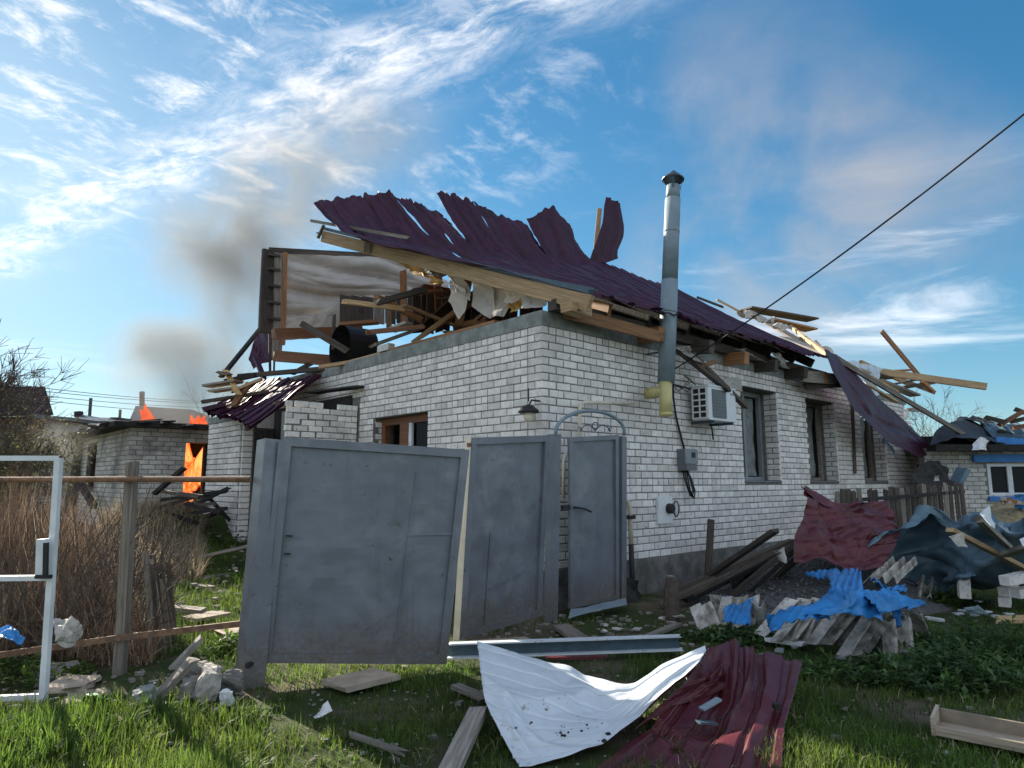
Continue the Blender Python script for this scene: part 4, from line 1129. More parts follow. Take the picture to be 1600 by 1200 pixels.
loose('beam', (1368, 580), (1540, 604), .6, -1.2, .10, .18, 'wood_raw', 'thick pale beam sticking out past the end of the house', 'beam')
loose('plank', (1378, 518), (1450, 604), 1.0, .4, .05, .14, 'wood_orange', 'splintered orange plank standing up against the sky', 'plank')
loose('plank', (1228, 505), (1300, 560), 3.6, -.4, .06, .10, 'wood_raw', 'long thin batten crossing the torn roof edge', 'batten')
loose('plank', (1292, 552), (1525, 690), -.3, -1.6, .05, .10, 'wood_grey', 'long grey batten sloping down from the torn eave to the neighbouring yard', 'batten')
loose('plank', (1370, 594), (1430, 618), .2, -.3, .3, .05, 'wood_grey', 'broad grey board lying over the broken wall top', 'board')
loose('plank', (1300, 556), (1400, 612), -.1, -.2, .12, .05, 'wood_raw', 'tan board wedged beneath the pale foil sheet', 'board')
loose('plank', (1408, 606), (1456, 598), .8, .4, .18, .10, 'wood_dark', 'dark short timber under the protruding beam', 'timber')
loose('plank', (1392, 580), (1425, 578), 1.5, 1.2, .25, .05, 'wood_orange', 'orange board glowing behind the protruding beam', 'board')
loose('plank', (1420, 640), (1440, 641), .1, .1, .1, .09, 'wood_grey', 'green-grey block overhanging the broken brick corner', 'block')
loose('plank', (1331, 618), (1336, 738), -.05, -.05, .06, .03, 'wood_dark', 'dark thin batten hanging upright between the last two windows', 'batten')
for k, (p, q_, t0, t1, w, h, m, l) in enumerate((
        ((1165, 482), (1270, 500), 4.2, 3.4, .5, .05, 'wood_dark', 'dark roof board lying flat on the torn ridge'), ((1200, 500), (1268, 516), 3.4, 3.0, .45, .05, 'wood_orange', 'orange lit roof board beneath the dark one'),
        ((1088, 464), (1130, 480), 4.3, 3.8, .04, .06, 'wood_dark', 'thin dark lath poking up at the ridge'), ((1120, 468), (1165, 492), 4.3, 3.6, .05, .06, 'wood_raw', 'pale lath poking up beside the dark lath'),
        ((1170, 486), (1260, 540), 3.8, 1.8, .3, .06, 'wood_grey', 'grey board sliding down the torn verge'), ((1225, 528), (1300, 556), 1.5, .2, .35, .06, 'plaster', 'pale broken panel at the lower torn verge'))):
    loose('roof_board', p, q_, t0, t1, w, h, m, l, 'board')
for k, (x, y) in enumerate(((1150, 486), (1172, 492), (1196, 506), (1240, 532), (1262, 540))):
    c0 = PR(x, y, 3.2 - .5 * k)
    mb = sheet([[c0, c0 + UR * .7 + ZUP * .1], [c0 - UL * .4 - ZUP * .25, c0 + UR * .6 - UL * .4 - ZUP * .1]], 8, 8, crumple=.2, cs=4, seed=110 + k, rag=.4)
    obj('insulation_tuft', mb, 'insulation', label='torn pale insulation tuft on the broken far verge', cat='insulation', group='insulation tufts along the torn verge')
# ------------------------------------------------------------------ sheets and timber lying in front
mb = sheet([[AY(745, 1003, 4.9), AY(845, 1030, 4.95), AY(900, 1046, 4.9), AY(975, 1068, 4.72), AY(1040, 1038, 4.75), AY(1107, 1012, 4.75)],
            [AY(752, 1060, 4.55), AY(850, 1092, 4.45), AY(910, 1108, 4.35), AY(985, 1096, 4.4), AY(1045, 1050, 4.5), AY(1100, 1020, 4.62)],
            [AY(762, 1105, 4.3), AY(825, 1140, 4.1), AY(910, 1140, 4.12), AY(985, 1112, 4.3), AY(1040, 1068, 4.42), AY(1094, 1030, 4.56)],
            [AY(812, 1197, 3.83), AY(855, 1190, 3.88), AY(925, 1165, 3.98), AY(995, 1122, 4.16), AY(1036, 1082, 4.34), AY(1086, 1040, 4.5)]],
           70, 170, ribs=9, rib_d=.014, wave='line', axis='v', crumple=.022, cs=1.6, seed=2, th=.004, rag=.35, creases=8, mi=(0, 1))
obj('metal_sheet', mb, ['red', 'white_sheet'], label='big curled metal sheet lying with its white side up on the grass', cat='metal sheet', smooth=True)
mb = sheet([[AY(1060, 1030, 4.9), AY(1140, 1000, 5.15), AY(1180, 1012, 5.15), AY(1254, 1032, 5.05)],
            [AY(1076, 1066, 4.62), AY(1130, 1074, 4.66), AY(1185, 1066, 4.65), AY(1240, 1085, 4.5)],
            [AY(1012, 1142, 4.22), AY(1100, 1136, 4.25), AY(1170, 1122, 4.25), AY(1226, 1125, 4.2)],
            [AY(925, 1206, 3.78), AY(1010, 1215, 3.66), AY(1130, 1225, 3.6), AY(1220, 1215, 3.65)]],
           110, 60, ribs=5, rib_d=.024, axis='u', crumple=.02, cs=1.5, seed=6, th=.004, rag=.4, creases=10, linear=True, mi=(1, 0))
obj('metal_sheet', mb, ['red', 'white_sheet'], label='dark red metal sheet lying bent under the big white curled sheet', cat='metal sheet')
mb = sheet([[AY(1110, 1014, 4.86), AY(1140, 1000, 5.1), AY(1158, 1040, 4.95)], [AY(1072, 1064, 4.56), AY(1116, 1058, 4.68), AY(1165, 1060, 4.78)], [AY(990, 1140, 4.2), AY(1046, 1104, 4.38), AY(1100, 1092, 4.55)]], 24, 24, crumple=.03, cs=2, seed=13, th=.004, rag=.2, linear=True, creases=4)
obj('metal_sheet', mb, ['red', 'red'], label='red folded underside rising behind the edge of the white sheet', cat='metal sheet')
for k, (x, y, Y) in enumerate(((1110, 1108, 4.28), (1104, 1128, 4.15), (1214, 1104, 4.3))):
    mb = MB()
    if k < 2: mb.bar(AY(x - 14, y, Y), AY(x + 14, y + (2 if k else -16), Y + .05), .05, .012)
    else: mb.lump(AY(x, y, Y), (.07, .05, .04), 4)
    obj('scrap', mb, ('steel', 'steel_dark', 'black')[k], label=('bright small metal plate lying on the red sheet', 'dull metal strip lying on the red sheet', 'dark small stone lying on the red sheet')[k], cat='scrap')
for k in range(30):
    x, y = (rnd.gauss(905, 48), rnd.gauss(1143, 9)) if k < 20 else (rnd.uniform(1120, 1230), rnd.uniform(1080, 1140))
    mb = MB(); d_c = rnd.choice((.008, .011, .016, .03)); rock(mb, AY(x, y, 4.0 + (1145 - y) * .006 + (.12 if k >= 20 else .02)), (d_c, d_c * .8, d_c * .35), k)
    obj('dirt_clod', mb, 'charred', label='small dark clod of dirt lying on the curled metal sheets', cat='clod', group='dirt clods on the metal sheets')

# light metal channel lying behind the sheets
ch = thing('metal_channel', 'long pale blue metal channel lying in the grass behind the white sheet', 'channel', G(880, 1020))
c0, c1 = G(700, 1025, .04), G(1063, 1012, .06)
mb = MB(); mb.bar(c0 + ZUP * .05, c1 + ZUP * .05, .012, .10, jag=.02); obj('web', mb, 'steel_dark', ch)
sd = (c1 - c0).normalized().cross(ZUP)
for sg, m in ((1, 'white_sheet'), (-1, 'white_sheet')):
    mb = MB(); mb.bar(c0 + ZUP * (.05 + sg * .056) + sd * .03, c1 + ZUP * (.05 + sg * .056) + sd * .03, .08, .012, jag=.03); obj('flange', mb, m, ch)

def gplank(p, q_, w, h, m, label, cat='plank', z0=.03, z1=.03, group=None, jag=.04, tw=1.0):
    return plank('plank' if cat == 'plank' else cat.replace(' ', '_'), G(*p, z0), G(*q_, z1), w, h, m, label, cat, group, jag=jag, tw=tw)
gplank((700, 1210), (748, 1108), .11, .04, 'wood_grey', 'rotten grey plank running into the grass left of the white sheet', z1=.10)
gplank((712, 1072), (760, 1092), .08, .03, 'wood_grey', 'short grey plank end poking from under the white sheet')
gplank((545, 1146), (630, 1176), .04, .02, 'wood_grey', 'thin grey stick lying in the dark grass', 'stick')
gplank((522, 1072), (606, 1052), .30, .04, 'board', 'flat brown board lying in front of the wide gate leaf', 'board')
gplank((876, 978), (908, 1000), .18, .03, 'wood_grey', 'flat weathered board end lying before the wicket', 'board')
gplank((745, 1006), (830, 1000), .22, .02, 'board', 'brown board half hidden behind the white sheet', 'board')
gplank((860, 1028), (945, 1026), .06, .02, 'red', 'strip of red metal lying on the pale channel', 'metal strip', z0=.12, z1=.12)
gplank((1000, 1000), (1060, 975), .08, .03, 'wood_grey', 'grey lath on the dirt by the wicket', 'lath')

# trough (open wooden box) at the right
tr = thing('wooden_trough', 'open pale wooden trough lying alone in the grass', 'trough', G(1560, 1150))
q0, q1 = G(1470, 1130, .05), G(1710, 1176, .05)
dr = (q1 - q0).normalized(); sd = dr.cross(ZUP)   # towards camera side
if sd.y > 0: sd = -sd
up2 = (ZUP * .9 + sd * .25).normalized()
for nm, o_, w, h, m in (('base_board', sd * .10, .22, .02, 'wood_pale'), ('back_board', ZUP * .04 - sd * .01, .02, .09, 'board'), ('front_board', sd * .215 + ZUP * .018, .02, .05, 'wood_pale')):
    mb = MB(); mb.bar(q0 + o_, q1 + o_, w, h); obj(nm, mb, m, tr)
mb = MB(); mb.bar(q0 - sd * .02 + ZUP * .05 - dr * .012, q0 + sd * .22 + ZUP * .035 - dr * .012, .02, .10); obj('end_board', mb, 'wood_pale', tr)
gplank((1556, 968), (1660, 966), .06, .07, 'wood_raw', 'pale squared timber lying among the weeds at the right', 'timber', z0=.08, z1=.08)

# ------------------------------------------------------------------ gravel heap, blue tarp, slates
def heap(name, c, rx, ry, h, m, seed, **kw):
    mb = MB(); n = 40; rings = 14
    for j in range(rings + 1):
        r_ = j / rings
        for i in range(n):
            a = 6.2832 * i / n
            R_ = 1 + .16 * mnoise.noise(Vector((math.cos(a) * 1.5, math.sin(a) * 1.5, seed)))
            x, y = math.cos(a) * rx * r_ * R_, math.sin(a) * ry * r_ * R_
            z = h * (.5 + .5 * math.cos(math.pi * min(1, r_))) * (1 + .25 * mnoise.noise(Vector((x * 2, y * 2, seed)))) + .02 * mnoise.noise(Vector((x * 9, y * 9, seed))) - .05 * (r_ > .97)
            mb.v.append(Vector(c) + UR * x + UL * y + ZUP * z)
    for j in range(rings):
        for i in range(n):
            k = (i + 1) % n
            mb.f.append([j * n + i, j * n + k, (j + 1) * n + k, (j + 1) * n + i][::-1]); mb.mi.append(0); mb.uv.append([(0, 0)] * 4)
    return mb
GC = H(3.6, -1.7, 0)
mb = heap('gravel_heap', GC, 2.3, 1.35, .52, 'gravel', 3)
base_v = list(mb.v)
gh = obj('gravel_heap', mb, 'gravel', smooth=True, label='low grey gravel heap between the wall and the broken slates', cat='gravel heap')
def heap_z(x, y):
    p = Vector((x, y, 0)) - GC; u, w = p.dot(UR) / 2.3, p.dot(UL) / 1.35
    r_ = min(1, math.hypot(u, w)); return .52 * (.5 + .5 * math.cos(math.pi * r_))
mbp = MB(); pr_ = random.Random(9)
for k in range(2600):
    a, r_ = pr_.uniform(0, 6.28), math.sqrt(pr_.random()) * .98
    p = GC + UR * math.cos(a) * 2.3 * r_ + UL * math.sin(a) * 1.35 * r_
    d = pr_.uniform(.02, .05); mbp.lump((p.x, p.y, heap_z(p.x, p.y) + .008), (d, d * .8, d * .7), k)
obj('gravel', mbp, 'gravel', kind='stuff', label='loose grey gravel stones over the heap', cat='gravel')

def blue(ctrl, seed, rag=.4, cr_=.06, n=(26, 16)):
    return sheet(ctrl, n[0], n[1], crumple=cr_, cs=3.0, seed=seed, rag=rag, folds=[(.3, 5, .04, .2), (1.3, 7, .025, .6)])
g_ = lambda x, y, z: G(x, y, z)
mbt = blue([[g_(1290, 893, .55), g_(1330, 890, .58), g_(1345, 893, .58)], [g_(1298, 915, .58), g_(1320, 918, .60), g_(1350, 915, .60)], [g_(1285, 940, .45), g_(1330, 945, .50), g_(1372, 935, .50)], [g_(1205, 972, .28), g_(1320, 965, .40), g_(1380, 962, .42)]], 1)
for p in range(len(mbt.v)): mbt.v[p] += ZUP * .03
obj('blue_tarp', mbt, 'tarp_blue', label='torn bright blue tarp draped over the gravel heap and slates', cat='tarp', smooth=True)
for k, (cs_, l) in enumerate((
        ([[(1205, 960, .34), (1290, 944, .42)], [(1200, 985, .26), (1295, 965, .38)]], 'blue tarp strip lying across the left row of slates'),
        ([[(1345, 925, .55), (1400, 922, .50)], [(1360, 945, .50), (1440, 940, .40)], [(1380, 965, .40), (1450, 950, .36)]], 'blue tarp strip trailing to the right over the slates'),
        ([[(1360, 908, .56), (1415, 918, .46)], [(1372, 913, .54), (1420, 925, .44)]], 'narrow blue tarp strand on the gravel top'),
        ([[(1252, 896, .45), (1300, 892, .54)], [(1262, 902, .45), (1300, 903, .54)]], 'short blue tarp strand at the heap edge'),
        ([[(1396, 960, .34), (1408, 955, .36)], [(1398, 985, .22), (1410, 985, .22)]], 'blue tarp end hanging between the right slates'),
        ([[(1135, 950, .26), (1178, 938, .30)], [(1130, 978, .12), (1172, 980, .12)]], 'blue tarp piece over the small slates at the left'),
        ([[(1124, 930, .26), (1138, 928, .28)], [(1126, 955, .14), (1140, 958, .14)]], 'blue tarp scrap beside the small slates'),
        ([[(1200, 965, .22), (1212, 965, .26)], [(1196, 992, .06), (1208, 994, .06)]], 'blue tarp flap touching the grass'))):
    mb = blue([[g_(*p) for p in row] for row in cs_], 30 + k, n=(16, 12))
    for p in range(len(mb.v)): mb.v[p] += ZUP * .035
    obj('blue_tarp', mb, 'tarp_blue', label=l, cat='tarp', smooth=True)

def slate(pt, pb, wdir, w, waves, label, seed, amp=.075, group=None, m='slate'):
    """corrugated slab: top and bottom centre, width direction"""
    wd = wdir.normalized() * w / 2; d_ = (pb - pt); pt = pt - d_ * .22; pb = pb + d_ * .06
    mb = sheet([[pt - wd, pt, pt + wd], [pt.lerp(pb, .5) - wd, pt.lerp(pb, .5), pt.lerp(pb, .5) + wd], [pb - wd, pb, pb + wd]], max(8, waves * 12), 14, ribs=waves, rib_d=amp * 1.25, wave='sin', crumple=.012, cs=4, seed=seed, th=.011, rag=.14)
    return obj('slate_slab', mb, m, label=label, cat='slate slab', group=group)
X = Vector((1, 0.25, 0))
for k, (t_, b_, w, n, l) in enumerate((
        ((1255, 945, .32), (1215, 990, .06), .40, 3, 'corrugated slate slab with three ribs under the left tarp strip'),
        ((1278, 950, .30), (1240, 1000, .05), .38, 3, 'corrugated slate slab standing left of the black gap'),
        ((1262, 962, .24), (1248, 1003, .03), .28, 2, 'lower slate piece tucked under the left slabs'),
        ((1335, 958, .30), (1298, 1005, .05), .42, 3, 'brownish corrugated slate slab in the middle of the row'),
        ((1365, 968, .28), (1330, 1022, .04), .24, 2, 'long ribbed slate shard reaching lowest into the grass'),
        ((1392, 975, .26), (1365, 1012, .04), .30, 2, 'slate slab split in two right of the longest shard'),
        ((1405, 980, .24), (1410, 1028, .02), .22, 2, 'mossy slate shard leaning at the right of the row'),
        ((1425, 965, .28), (1440, 1000, .04), .34, 2, 'pale crooked slate slab ending the row at the right'),
        ((1405, 880, .50), (1378, 905, .36), .34, 3, 'pale slate slab lying at the edge of the navy tarp'),
        ((1452, 888, .30), (1444, 935, .04), .26, 2, 'single slate piece propped against the navy tarp'),
        ((1150, 940, .26), (1142, 975, .05), .20, 2, 'small slate piece half under the blue tarp at the left'),
        ((1172, 940, .26), (1166, 978, .05), .20, 2, 'second small slate piece beside the blue scrap'),
        ((1186, 950, .24), (1188, 978, .04), .14, 1, 'narrow upright slate splinter at the left of the row'),
        ((1100, 950, .2), (1112, 978, .04), .22, 2, 'grey fan-like slate fragment near the burnt stump'),
        ((1122, 935, .24), (1128, 962, .06), .13, 1, 'brownish slate chip behind the blue scrap'))):
    slate(G(*t_), G(*b_), X + Vector((0, rnd.uniform(-.3, .3), rnd.uniform(-.08, .08))), max(w, .145 * n), n, l, 200 + k)
# loose flat shards
shl = 'small flat shard of broken slate lying in the grass'
for k in range(34):
    x, y = [(rnd.uniform(1020, 1130), rnd.uniform(955, 1005)), (rnd.uniform(1440, 1600), rnd.uniform(930, 965)), (rnd.uniform(880, 1010), rnd.uniform(965, 1000)), (rnd.uniform(1190, 1470), rnd.uniform(1000, 1030))][k % 4]
    mb = MB(); d = rnd.uniform(.06, .17); mb.lump(G(x, y, .03), (d, d * .6, .018), 300 + k)
    obj('slate_shard', mb, ('slate', 'white_sheet', 'slate', 'concrete')[k % 4], label=('flat shard of broken slate on the soil by the wall', 'pale shard on the grass near the white bricks', 'grey shard on the dirt by the wicket', 'grey shard beneath the slate row')[k % 4], cat='shard',
        group=('shards by the burnt stump', 'shards near the white bricks', 'shards by the wicket', 'shards under the slate row')[k % 4])
gplank((1196, 998), (1252, 1006), .10, .03, 'cloth_white', 'pale strip board in front of the slate row', 'board')
gplank((1446, 965), (1476, 970), .05, .03, 'cloth_white', 'pale lath to the right of the slate row', 'lath')
mb = sheet([[G(1506, 950, .12), G(1528, 945, .16)], [G(1512, 960, .05), G(1548, 962, .05)]], 8, 6, crumple=.04, cs=5, seed=210, rag=.4)
obj('plastic_scrap', mb, 'steel', label='bluish plastic scrap beside the white bricks', cat='scrap')
# white bricks at the right edge
for k, (x, y, z, a, l) in enumerate(((1582, 905, .42, .3, 'white brick lying on top of the small brick pile'), (1606, 900, .44, .1, 'white brick cut by the right edge of the view'), (1576, 922, .20, .5, 'white brick lying low in front of the small pile'), (1600, 925, .25, .2, 'white brick below the one at the right edge'), (1506, 918, .22, 1.2, 'white block standing alone beside the navy tarp'), (1570, 938, .08, .9, 'grey soiled brick at the foot of the small pile'))):
    mb = MB(); u = Vector((math.cos(a), math.sin(a), .1)).normalized(); v_ = ZUP.cross(u).normalized()
    mb.box(G(x, y, z), (.25, .12, .10) if k != 4 else (.12, .12, .24), u, v_); obj('loose_brick', mb, 'brick', label=l, cat='brick')

# ------------------------------------------------------------------ navy tarp heap, picket fence, red crumpled sheets
tc = H(6.4, -3.0, 0)
gr = [[(1372, 868, .62), (1440, 830, .88), (1490, 795, 1.14), (1540, 792, 1.14), (1640, 845, .95)],
      [(1376, 880, .50), (1430, 835, .80), (1500, 815, 1.00), (1560, 812, 1.08), (1640, 852, .8)],
      [(1385, 890, .38), (1440, 865, .55), (1500, 860, .65), (1570, 862, .72), (1650, 880, .6)],
      [(1425, 905, .24), (1450, 898, .28), (1500, 905, .34), (1560, 905, .36), (1660, 910, .3)],
      [(1440, 925, .06), (1460, 930, .05), (1500, 935, .04), (1560, 932, .05), (1680, 930, .05)]]
mb = sheet([[G(*p) for p in row] for row in gr], 70, 60, crumple=.075, cs=1.5, seed=33, folds=[(.75, 3.2, .15, .2), (1.9, 4.3, .08, .5), (.95, 8, .05, .1), (2.4, 6, .04, .3)], rag=.1, creases=9)
obj('navy_tarp', mb, 'tarp_navy', label='dark navy tarp covering a heap beside the picket fence', cat='tarp', smooth=True)
for k, (p, q_, z0, z1, w, m, l) in enumerate((((1485, 828), (1640, 908), .98, .35, .06, 'wood_raw', 'pale thin pole lying down the navy tarp'), ((1530, 812), (1580, 858), 1.12, .75, .05, 'wood_grey', 'grey thin pole on the crest of the navy tarp'), ((1565, 868), (1620, 850), .70, .85, .12, 'wood_grey', 'short dark board on the navy tarp near the right edge'))):
    gplank(p, q_, w, .04, m, l, 'pole', z0=z0 + .1, z1=z1 + .1)
for k, (x, y, z, m, l) in enumerate(((1482, 836, .95, 'insulation', 'pale crumpled paper scrap on the navy tarp'), (1590, 845, .90, 'white_sheet', 'white scrap at the right side of the navy tarp'), (1530, 800, 1.2, 'white_sheet', 'white torn strip on the crest of the navy tarp'), (1560, 815, 1.1, 'steel', 'bluish torn strip right of the tarp crest'))):
    c0 = G(x, y, z + .12); w_s = .14 if k == 0 else .06
    mb = sheet([[c0, c0 + Vector((w_s, .02, .02))], [c0 + Vector((.02, -.06, -.08)), c0 + Vector((w_s * .8, -.06, -.09))]], 6, 6, crumple=.06, cs=5, seed=220 + k, rag=.4)
    obj('paper_scrap', mb, m, label=l, cat='scrap')

pk = thing('picket_fence', 'dark weathered picket fence between the house and the neighbouring yard', 'fence', PR(1400, 800, -1.6))
for k in range(24):
    x = 1308 + k * 8.4
    top = 768 - (x - 1308) * .065 + rnd.uniform(-3, 3)
    if k in (5, 8): continue
    Yp = 9.2 + (x - 1308) * .0115
    p = AY(x, top, Yp); b_ = Vector((p.x + rnd.uniform(-.02, .02), p.y, .02))
    mb = MB(); mb.bar(b_, p, .066 + rnd.uniform(-.01, .01), .022, Vector((0, 1, 0)), jag=.02); obj('picket', mb, 'wood_dark' if k % 4 else 'wood_grey', pk)
mb = MB(); mb.bar(AY(1306, 784, 9.28), AY(1506, 768, 11.53), .04, .05); obj('rail', mb, 'charred', pk)

mb = sheet([[AY(1258, 757, 8.9), AY(1300, 778, 8.95), AY(1345, 782, 9.0), AY(1388, 780, 9.1)],
            [AY(1258, 800, 8.6), AY(1300, 806, 8.6), AY(1345, 812, 8.7), AY(1400, 815, 8.8)],
            [AY(1242, 838, 8.3), AY(1290, 840, 8.25), AY(1340, 838, 8.35), AY(1402, 842, 8.5)],
            [AY(1240, 878, 8.0), AY(1290, 872, 7.95), AY(1335, 892, 7.9), AY(1380, 885, 8.1)]],
           40, 40, ribs=5, rib_d=.03, axis='v', crumple=.12, cs=1.2, seed=17, th=.004, rag=.4, creases=12)
obj('metal_sheet', mb, ['red', 'red'], label='crumpled dark red roofing sheet leaning on the picket fence', cat='metal sheet')
mb = sheet([[AY(1252, 756, 8.88), AY(1282, 768, 8.9)], [AY(1290, 788, 8.7), AY(1330, 790, 8.8)], [AY(1330, 800, 8.8), AY(1372, 782, 9.0)]], 12, 16, crumple=.08, cs=2, seed=19, th=.004, rag=.4)
obj('metal_sheet', mb, ['red', 'red'], label='paler red torn flap on top of the crumpled red sheet', cat='metal sheet')

# charred timber pile against the wall
for k, (p, q_, z0, z1, w, h, m, l) in enumerate((
        ((1050, 925), (1240, 845), .1, .75, .16, .06, 'wood_dark', 'long dark beam slanting along the foot of the wall'),
        ((1070, 938), (1252, 850), .05, .6, .12, .05, 'charred', 'charred plank below the long slanting beam'),
        ((1085, 930), (1215, 862), .2, .8, .07, .04, 'wood_dark', 'thin lath on the dark timber pile'),
        ((1130, 940), (1235, 855), .02, .7, .14, .05, 'wood_dark', 'dark board fanned across the timber pile'),
        ((1160, 938), (1246, 856), .02, .7, .12, .04, 'charred', 'charred board next to the fanned dark board'),
        ((1185, 930), (1250, 868), .02, .6, .10, .04, 'wood_dark', 'short dark board nearest the red crumpled sheet'),
        ((1100, 905), (1210, 830), .25, .95, .09, .05, 'wood_dark', 'upper dark lath leaning on the wall'),
        ((1030, 945), (1120, 905), .03, .3, .12, .05, 'wood_dark', 'short dark plank at the near end of the timber pile'))):
    gplank(p, q_, w, h, m, l, 'timber', z0=z0, z1=z1)
mb = sheet([[G(1130, 900, .3), G(1230, 850, .6)], [G(1150, 930, .05), G(1245, 885, .2)]], 20, 14, ribs=6, rib_d=.03, crumple=.08, cs=2, seed=230, rag=.3)
obj('metal_sheet', mb, ['charred', 'charred'], label='blackened ribbed sheet under the dark timber pile', cat='metal sheet')
mb = sheet([[G(1212, 860, .72), G(1226, 852, .75)], [G(1216, 876, .58), G(1230, 882, .55)]], 6, 6, crumple=.03, cs=5, seed=231, rag=.4); obj('paper_scrap', mb, 'insulation', label='pale scrap hooked on the dark timber pile', cat='scrap')
a_ = PR(1104, 880, -.5); plank('stake', Vector((a_.x, a_.y, .05)), PR(1111, 812, -.5), .09, .05, 'wood_dark', 'short dark stake standing upright near the wall', 'stake')
mb = MB(); b_ = G(1050, 965); mb.tube([b_ - ZUP * .1, b_ + ZUP * .28, b_ + ZUP * .42 + Vector((.02, 0, 0))], [.09, .085, .07], 9); obj('burnt_stump', mb, 'bark', label='dark burnt stump standing before the timber pile', cat='stump')
mb = MB(); b_ = b_ + ZUP * .44; mb.lump(b_, (.10, .08, .03), 7); obj('ash_cap', mb, 'concrete', label='pale ash crust lying on the burnt stump', cat='ash')

# ------------------------------------------------------------------ rubble and debris at the left
for k, (x, y, d, m, l) in enumerate((
        (226, 1088, (.22, .14, .12), 'concrete', 'grey concrete cube in the rubble below the fence'), (268, 1085, (.34, .10, .22), 'wood_grey', 'slanted brown-grey slab next to the concrete cube'),
        (325, 1068, (.26, .14, .22), 'rubble', 'grey slab standing near the gate post'), (300, 1076, (.16, .14, .14), 'rubble', 'small stone between the slabs'), (285, 1045, (.2, .06, .24), 'rubble', 'thin upright slab behind the concrete cube'), (356, 1065, (.2, .12, .14), 'rubble', 'stone touching the thick gate post'), (310, 1052, (.2, .14, .14), 'rubble', 'rounded stone behind the slabs'),
        (155, 1130, (.42, .2, .03), 'board', 'flat pale board in the grass below the white frame gate'), (115, 1068, (.42, .3, .06), 'board', 'flat mottled slab behind the white frame gate'), (130, 1092, (.30, .25, .05), 'board', 'flat slab beside the white frame gate foot'), (90, 1050, (.3, .2, .06), 'rubble', 'rough stone behind the lock side of the frame gate'))):
    mb = MB()
    if d[2] < .05: mb.lump(G(x, y, .03), d, 400 + k)
    elif k in (1, 4): c0 = G(x, y, 0); mb.bar(c0 - Vector((.1, .05, .03)), c0 + Vector((.1, .1, .22)), d[0] * .4, .04, jag=.03)
    else: rock(mb, G(x, y, d[2] * .4), d, 400 + k)
    obj('rubble_piece', mb, m, label=l, cat='rubble')
mb = sheet([[G(130, 1092, .10), G(165, 1084, .16)], [G(126, 1100, .02), G(178, 1096, .02)]], 10, 8, crumple=.07, cs=6, seed=240, rag=.3); obj('plastic_bag', mb, 'green_bag', label='green plastic bag in the grass beside the concrete cube', cat='bag')
mb = MB(); rock(mb, G(354, 1090, .04), (.09, .06, .10), 9); obj('white_lump', mb, 'cloth_white', label='white foam lump in front of the thick gate post', cat='foam')
mb = sheet([[G(488, 1118, .02), G(512, 1094, .10)], [G(492, 1122, .02), G(520, 1112, .05)]], 8, 8, crumple=.03, cs=6, seed=241, rag=.4); obj('white_shard', mb, 'cloth_white', label='white curled shard in the dark grass before the wide gate', cat='shard')
mb = sheet([[AY(82, 966, 5.5), AY(110, 962, 5.55), AY(125, 975, 5.5)], [AY(84, 985, 5.4), AY(108, 985, 5.35), AY(124, 990, 5.45)], [AY(92, 1000, 5.4), AY(106, 1004, 5.4), AY(118, 1000, 5.45)]], 12, 12, crumple=.08, cs=5, seed=242, rag=.2, creases=5); obj('plastic_bag', mb, 'bag_grey', label='crumpled whitish bag snagged in the dry brush', cat='bag')
mb = sheet([[AY(-20, 985, 5.3), AY(18, 978, 5.35), AY(38, 992, 5.3)], [AY(-20, 1000, 5.2), AY(15, 1000, 5.2), AY(36, 1004, 5.25)]], 12, 8, crumple=.06, cs=5, seed=243, rag=.3); obj('plastic_bag', mb, 'tarp_blue', label='bright blue plastic bag caught low in the dry brush', cat='bag')
for k, (p, q_, w, h, m, l, z) in enumerate((
        ((205, 840), (312, 828), .9, .03, 'white_sheet', 'white sheet metal panel lying beyond the brush', .12), ((230, 832), (300, 826), .5, .03, 'wood_orange', 'orange board lying behind the white panel', .2), ((262, 882), (390, 853), .07, .05, 'wood_grey', 'long grey pole lying towards the doorway', .12),
        ((268, 950), (318, 955), .16, .05, 'wood_grey', 'grey plank in the lit grass', .06), ((290, 968), (345, 958), .28, .03, 'board', 'tan board in the lit grass', .05), ((340, 990), (382, 984), .32, .04, 'board', 'tan board beside the thick gate post', .06), ((258, 892), (365, 884), .3, .02, 'cloth_white', 'pale flat panel in the lit grass', .05), ((310, 905), (392, 890), .2, .03, 'wood_grey', 'flat grey board before the doorway', .06), ((255, 905), (330, 918), .1, .03, 'wood_grey', 'thin grey board in the lit grass', .05), ((180, 845), (330, 850), .3, .03, 'board', 'dusty board beyond the brush', .1))):
    gplank(p, q_, w, h, m, l, 'board', z0=z, z1=z)
dr_ = random.Random(4)
mb = MB()
for k in range(1300):
    if k >= 520: p = G(dr_.uniform(-20, 1620), 960 + 245 * dr_.random(), 0)
    elif k < 170: p = G(dr_.uniform(200, 400), dr_.uniform(860, 1010), 0)
    elif k < 330: p = G(dr_.uniform(720, 1130), dr_.uniform(955, 1010), 0)
    elif k < 400: p = G(dr_.uniform(0, 380), dr_.uniform(1050, 1120), 0)
    else: p = G(dr_.uniform(380, 1600), dr_.uniform(1000, 1190), 0)
    d = dr_.uniform(.02, .09) if k < 400 else dr_.uniform(.01, .03) * (1 + 1.5 * (dr_.random() < .08))
    mb.lump(p + ZUP * (gz(p.x, p.y) + .01), (d, d * .7, d * .35), 700 + k)
obj('debris', mb, 'rubble', kind='stuff', label='small stony debris strewn over the soil', cat='debris')
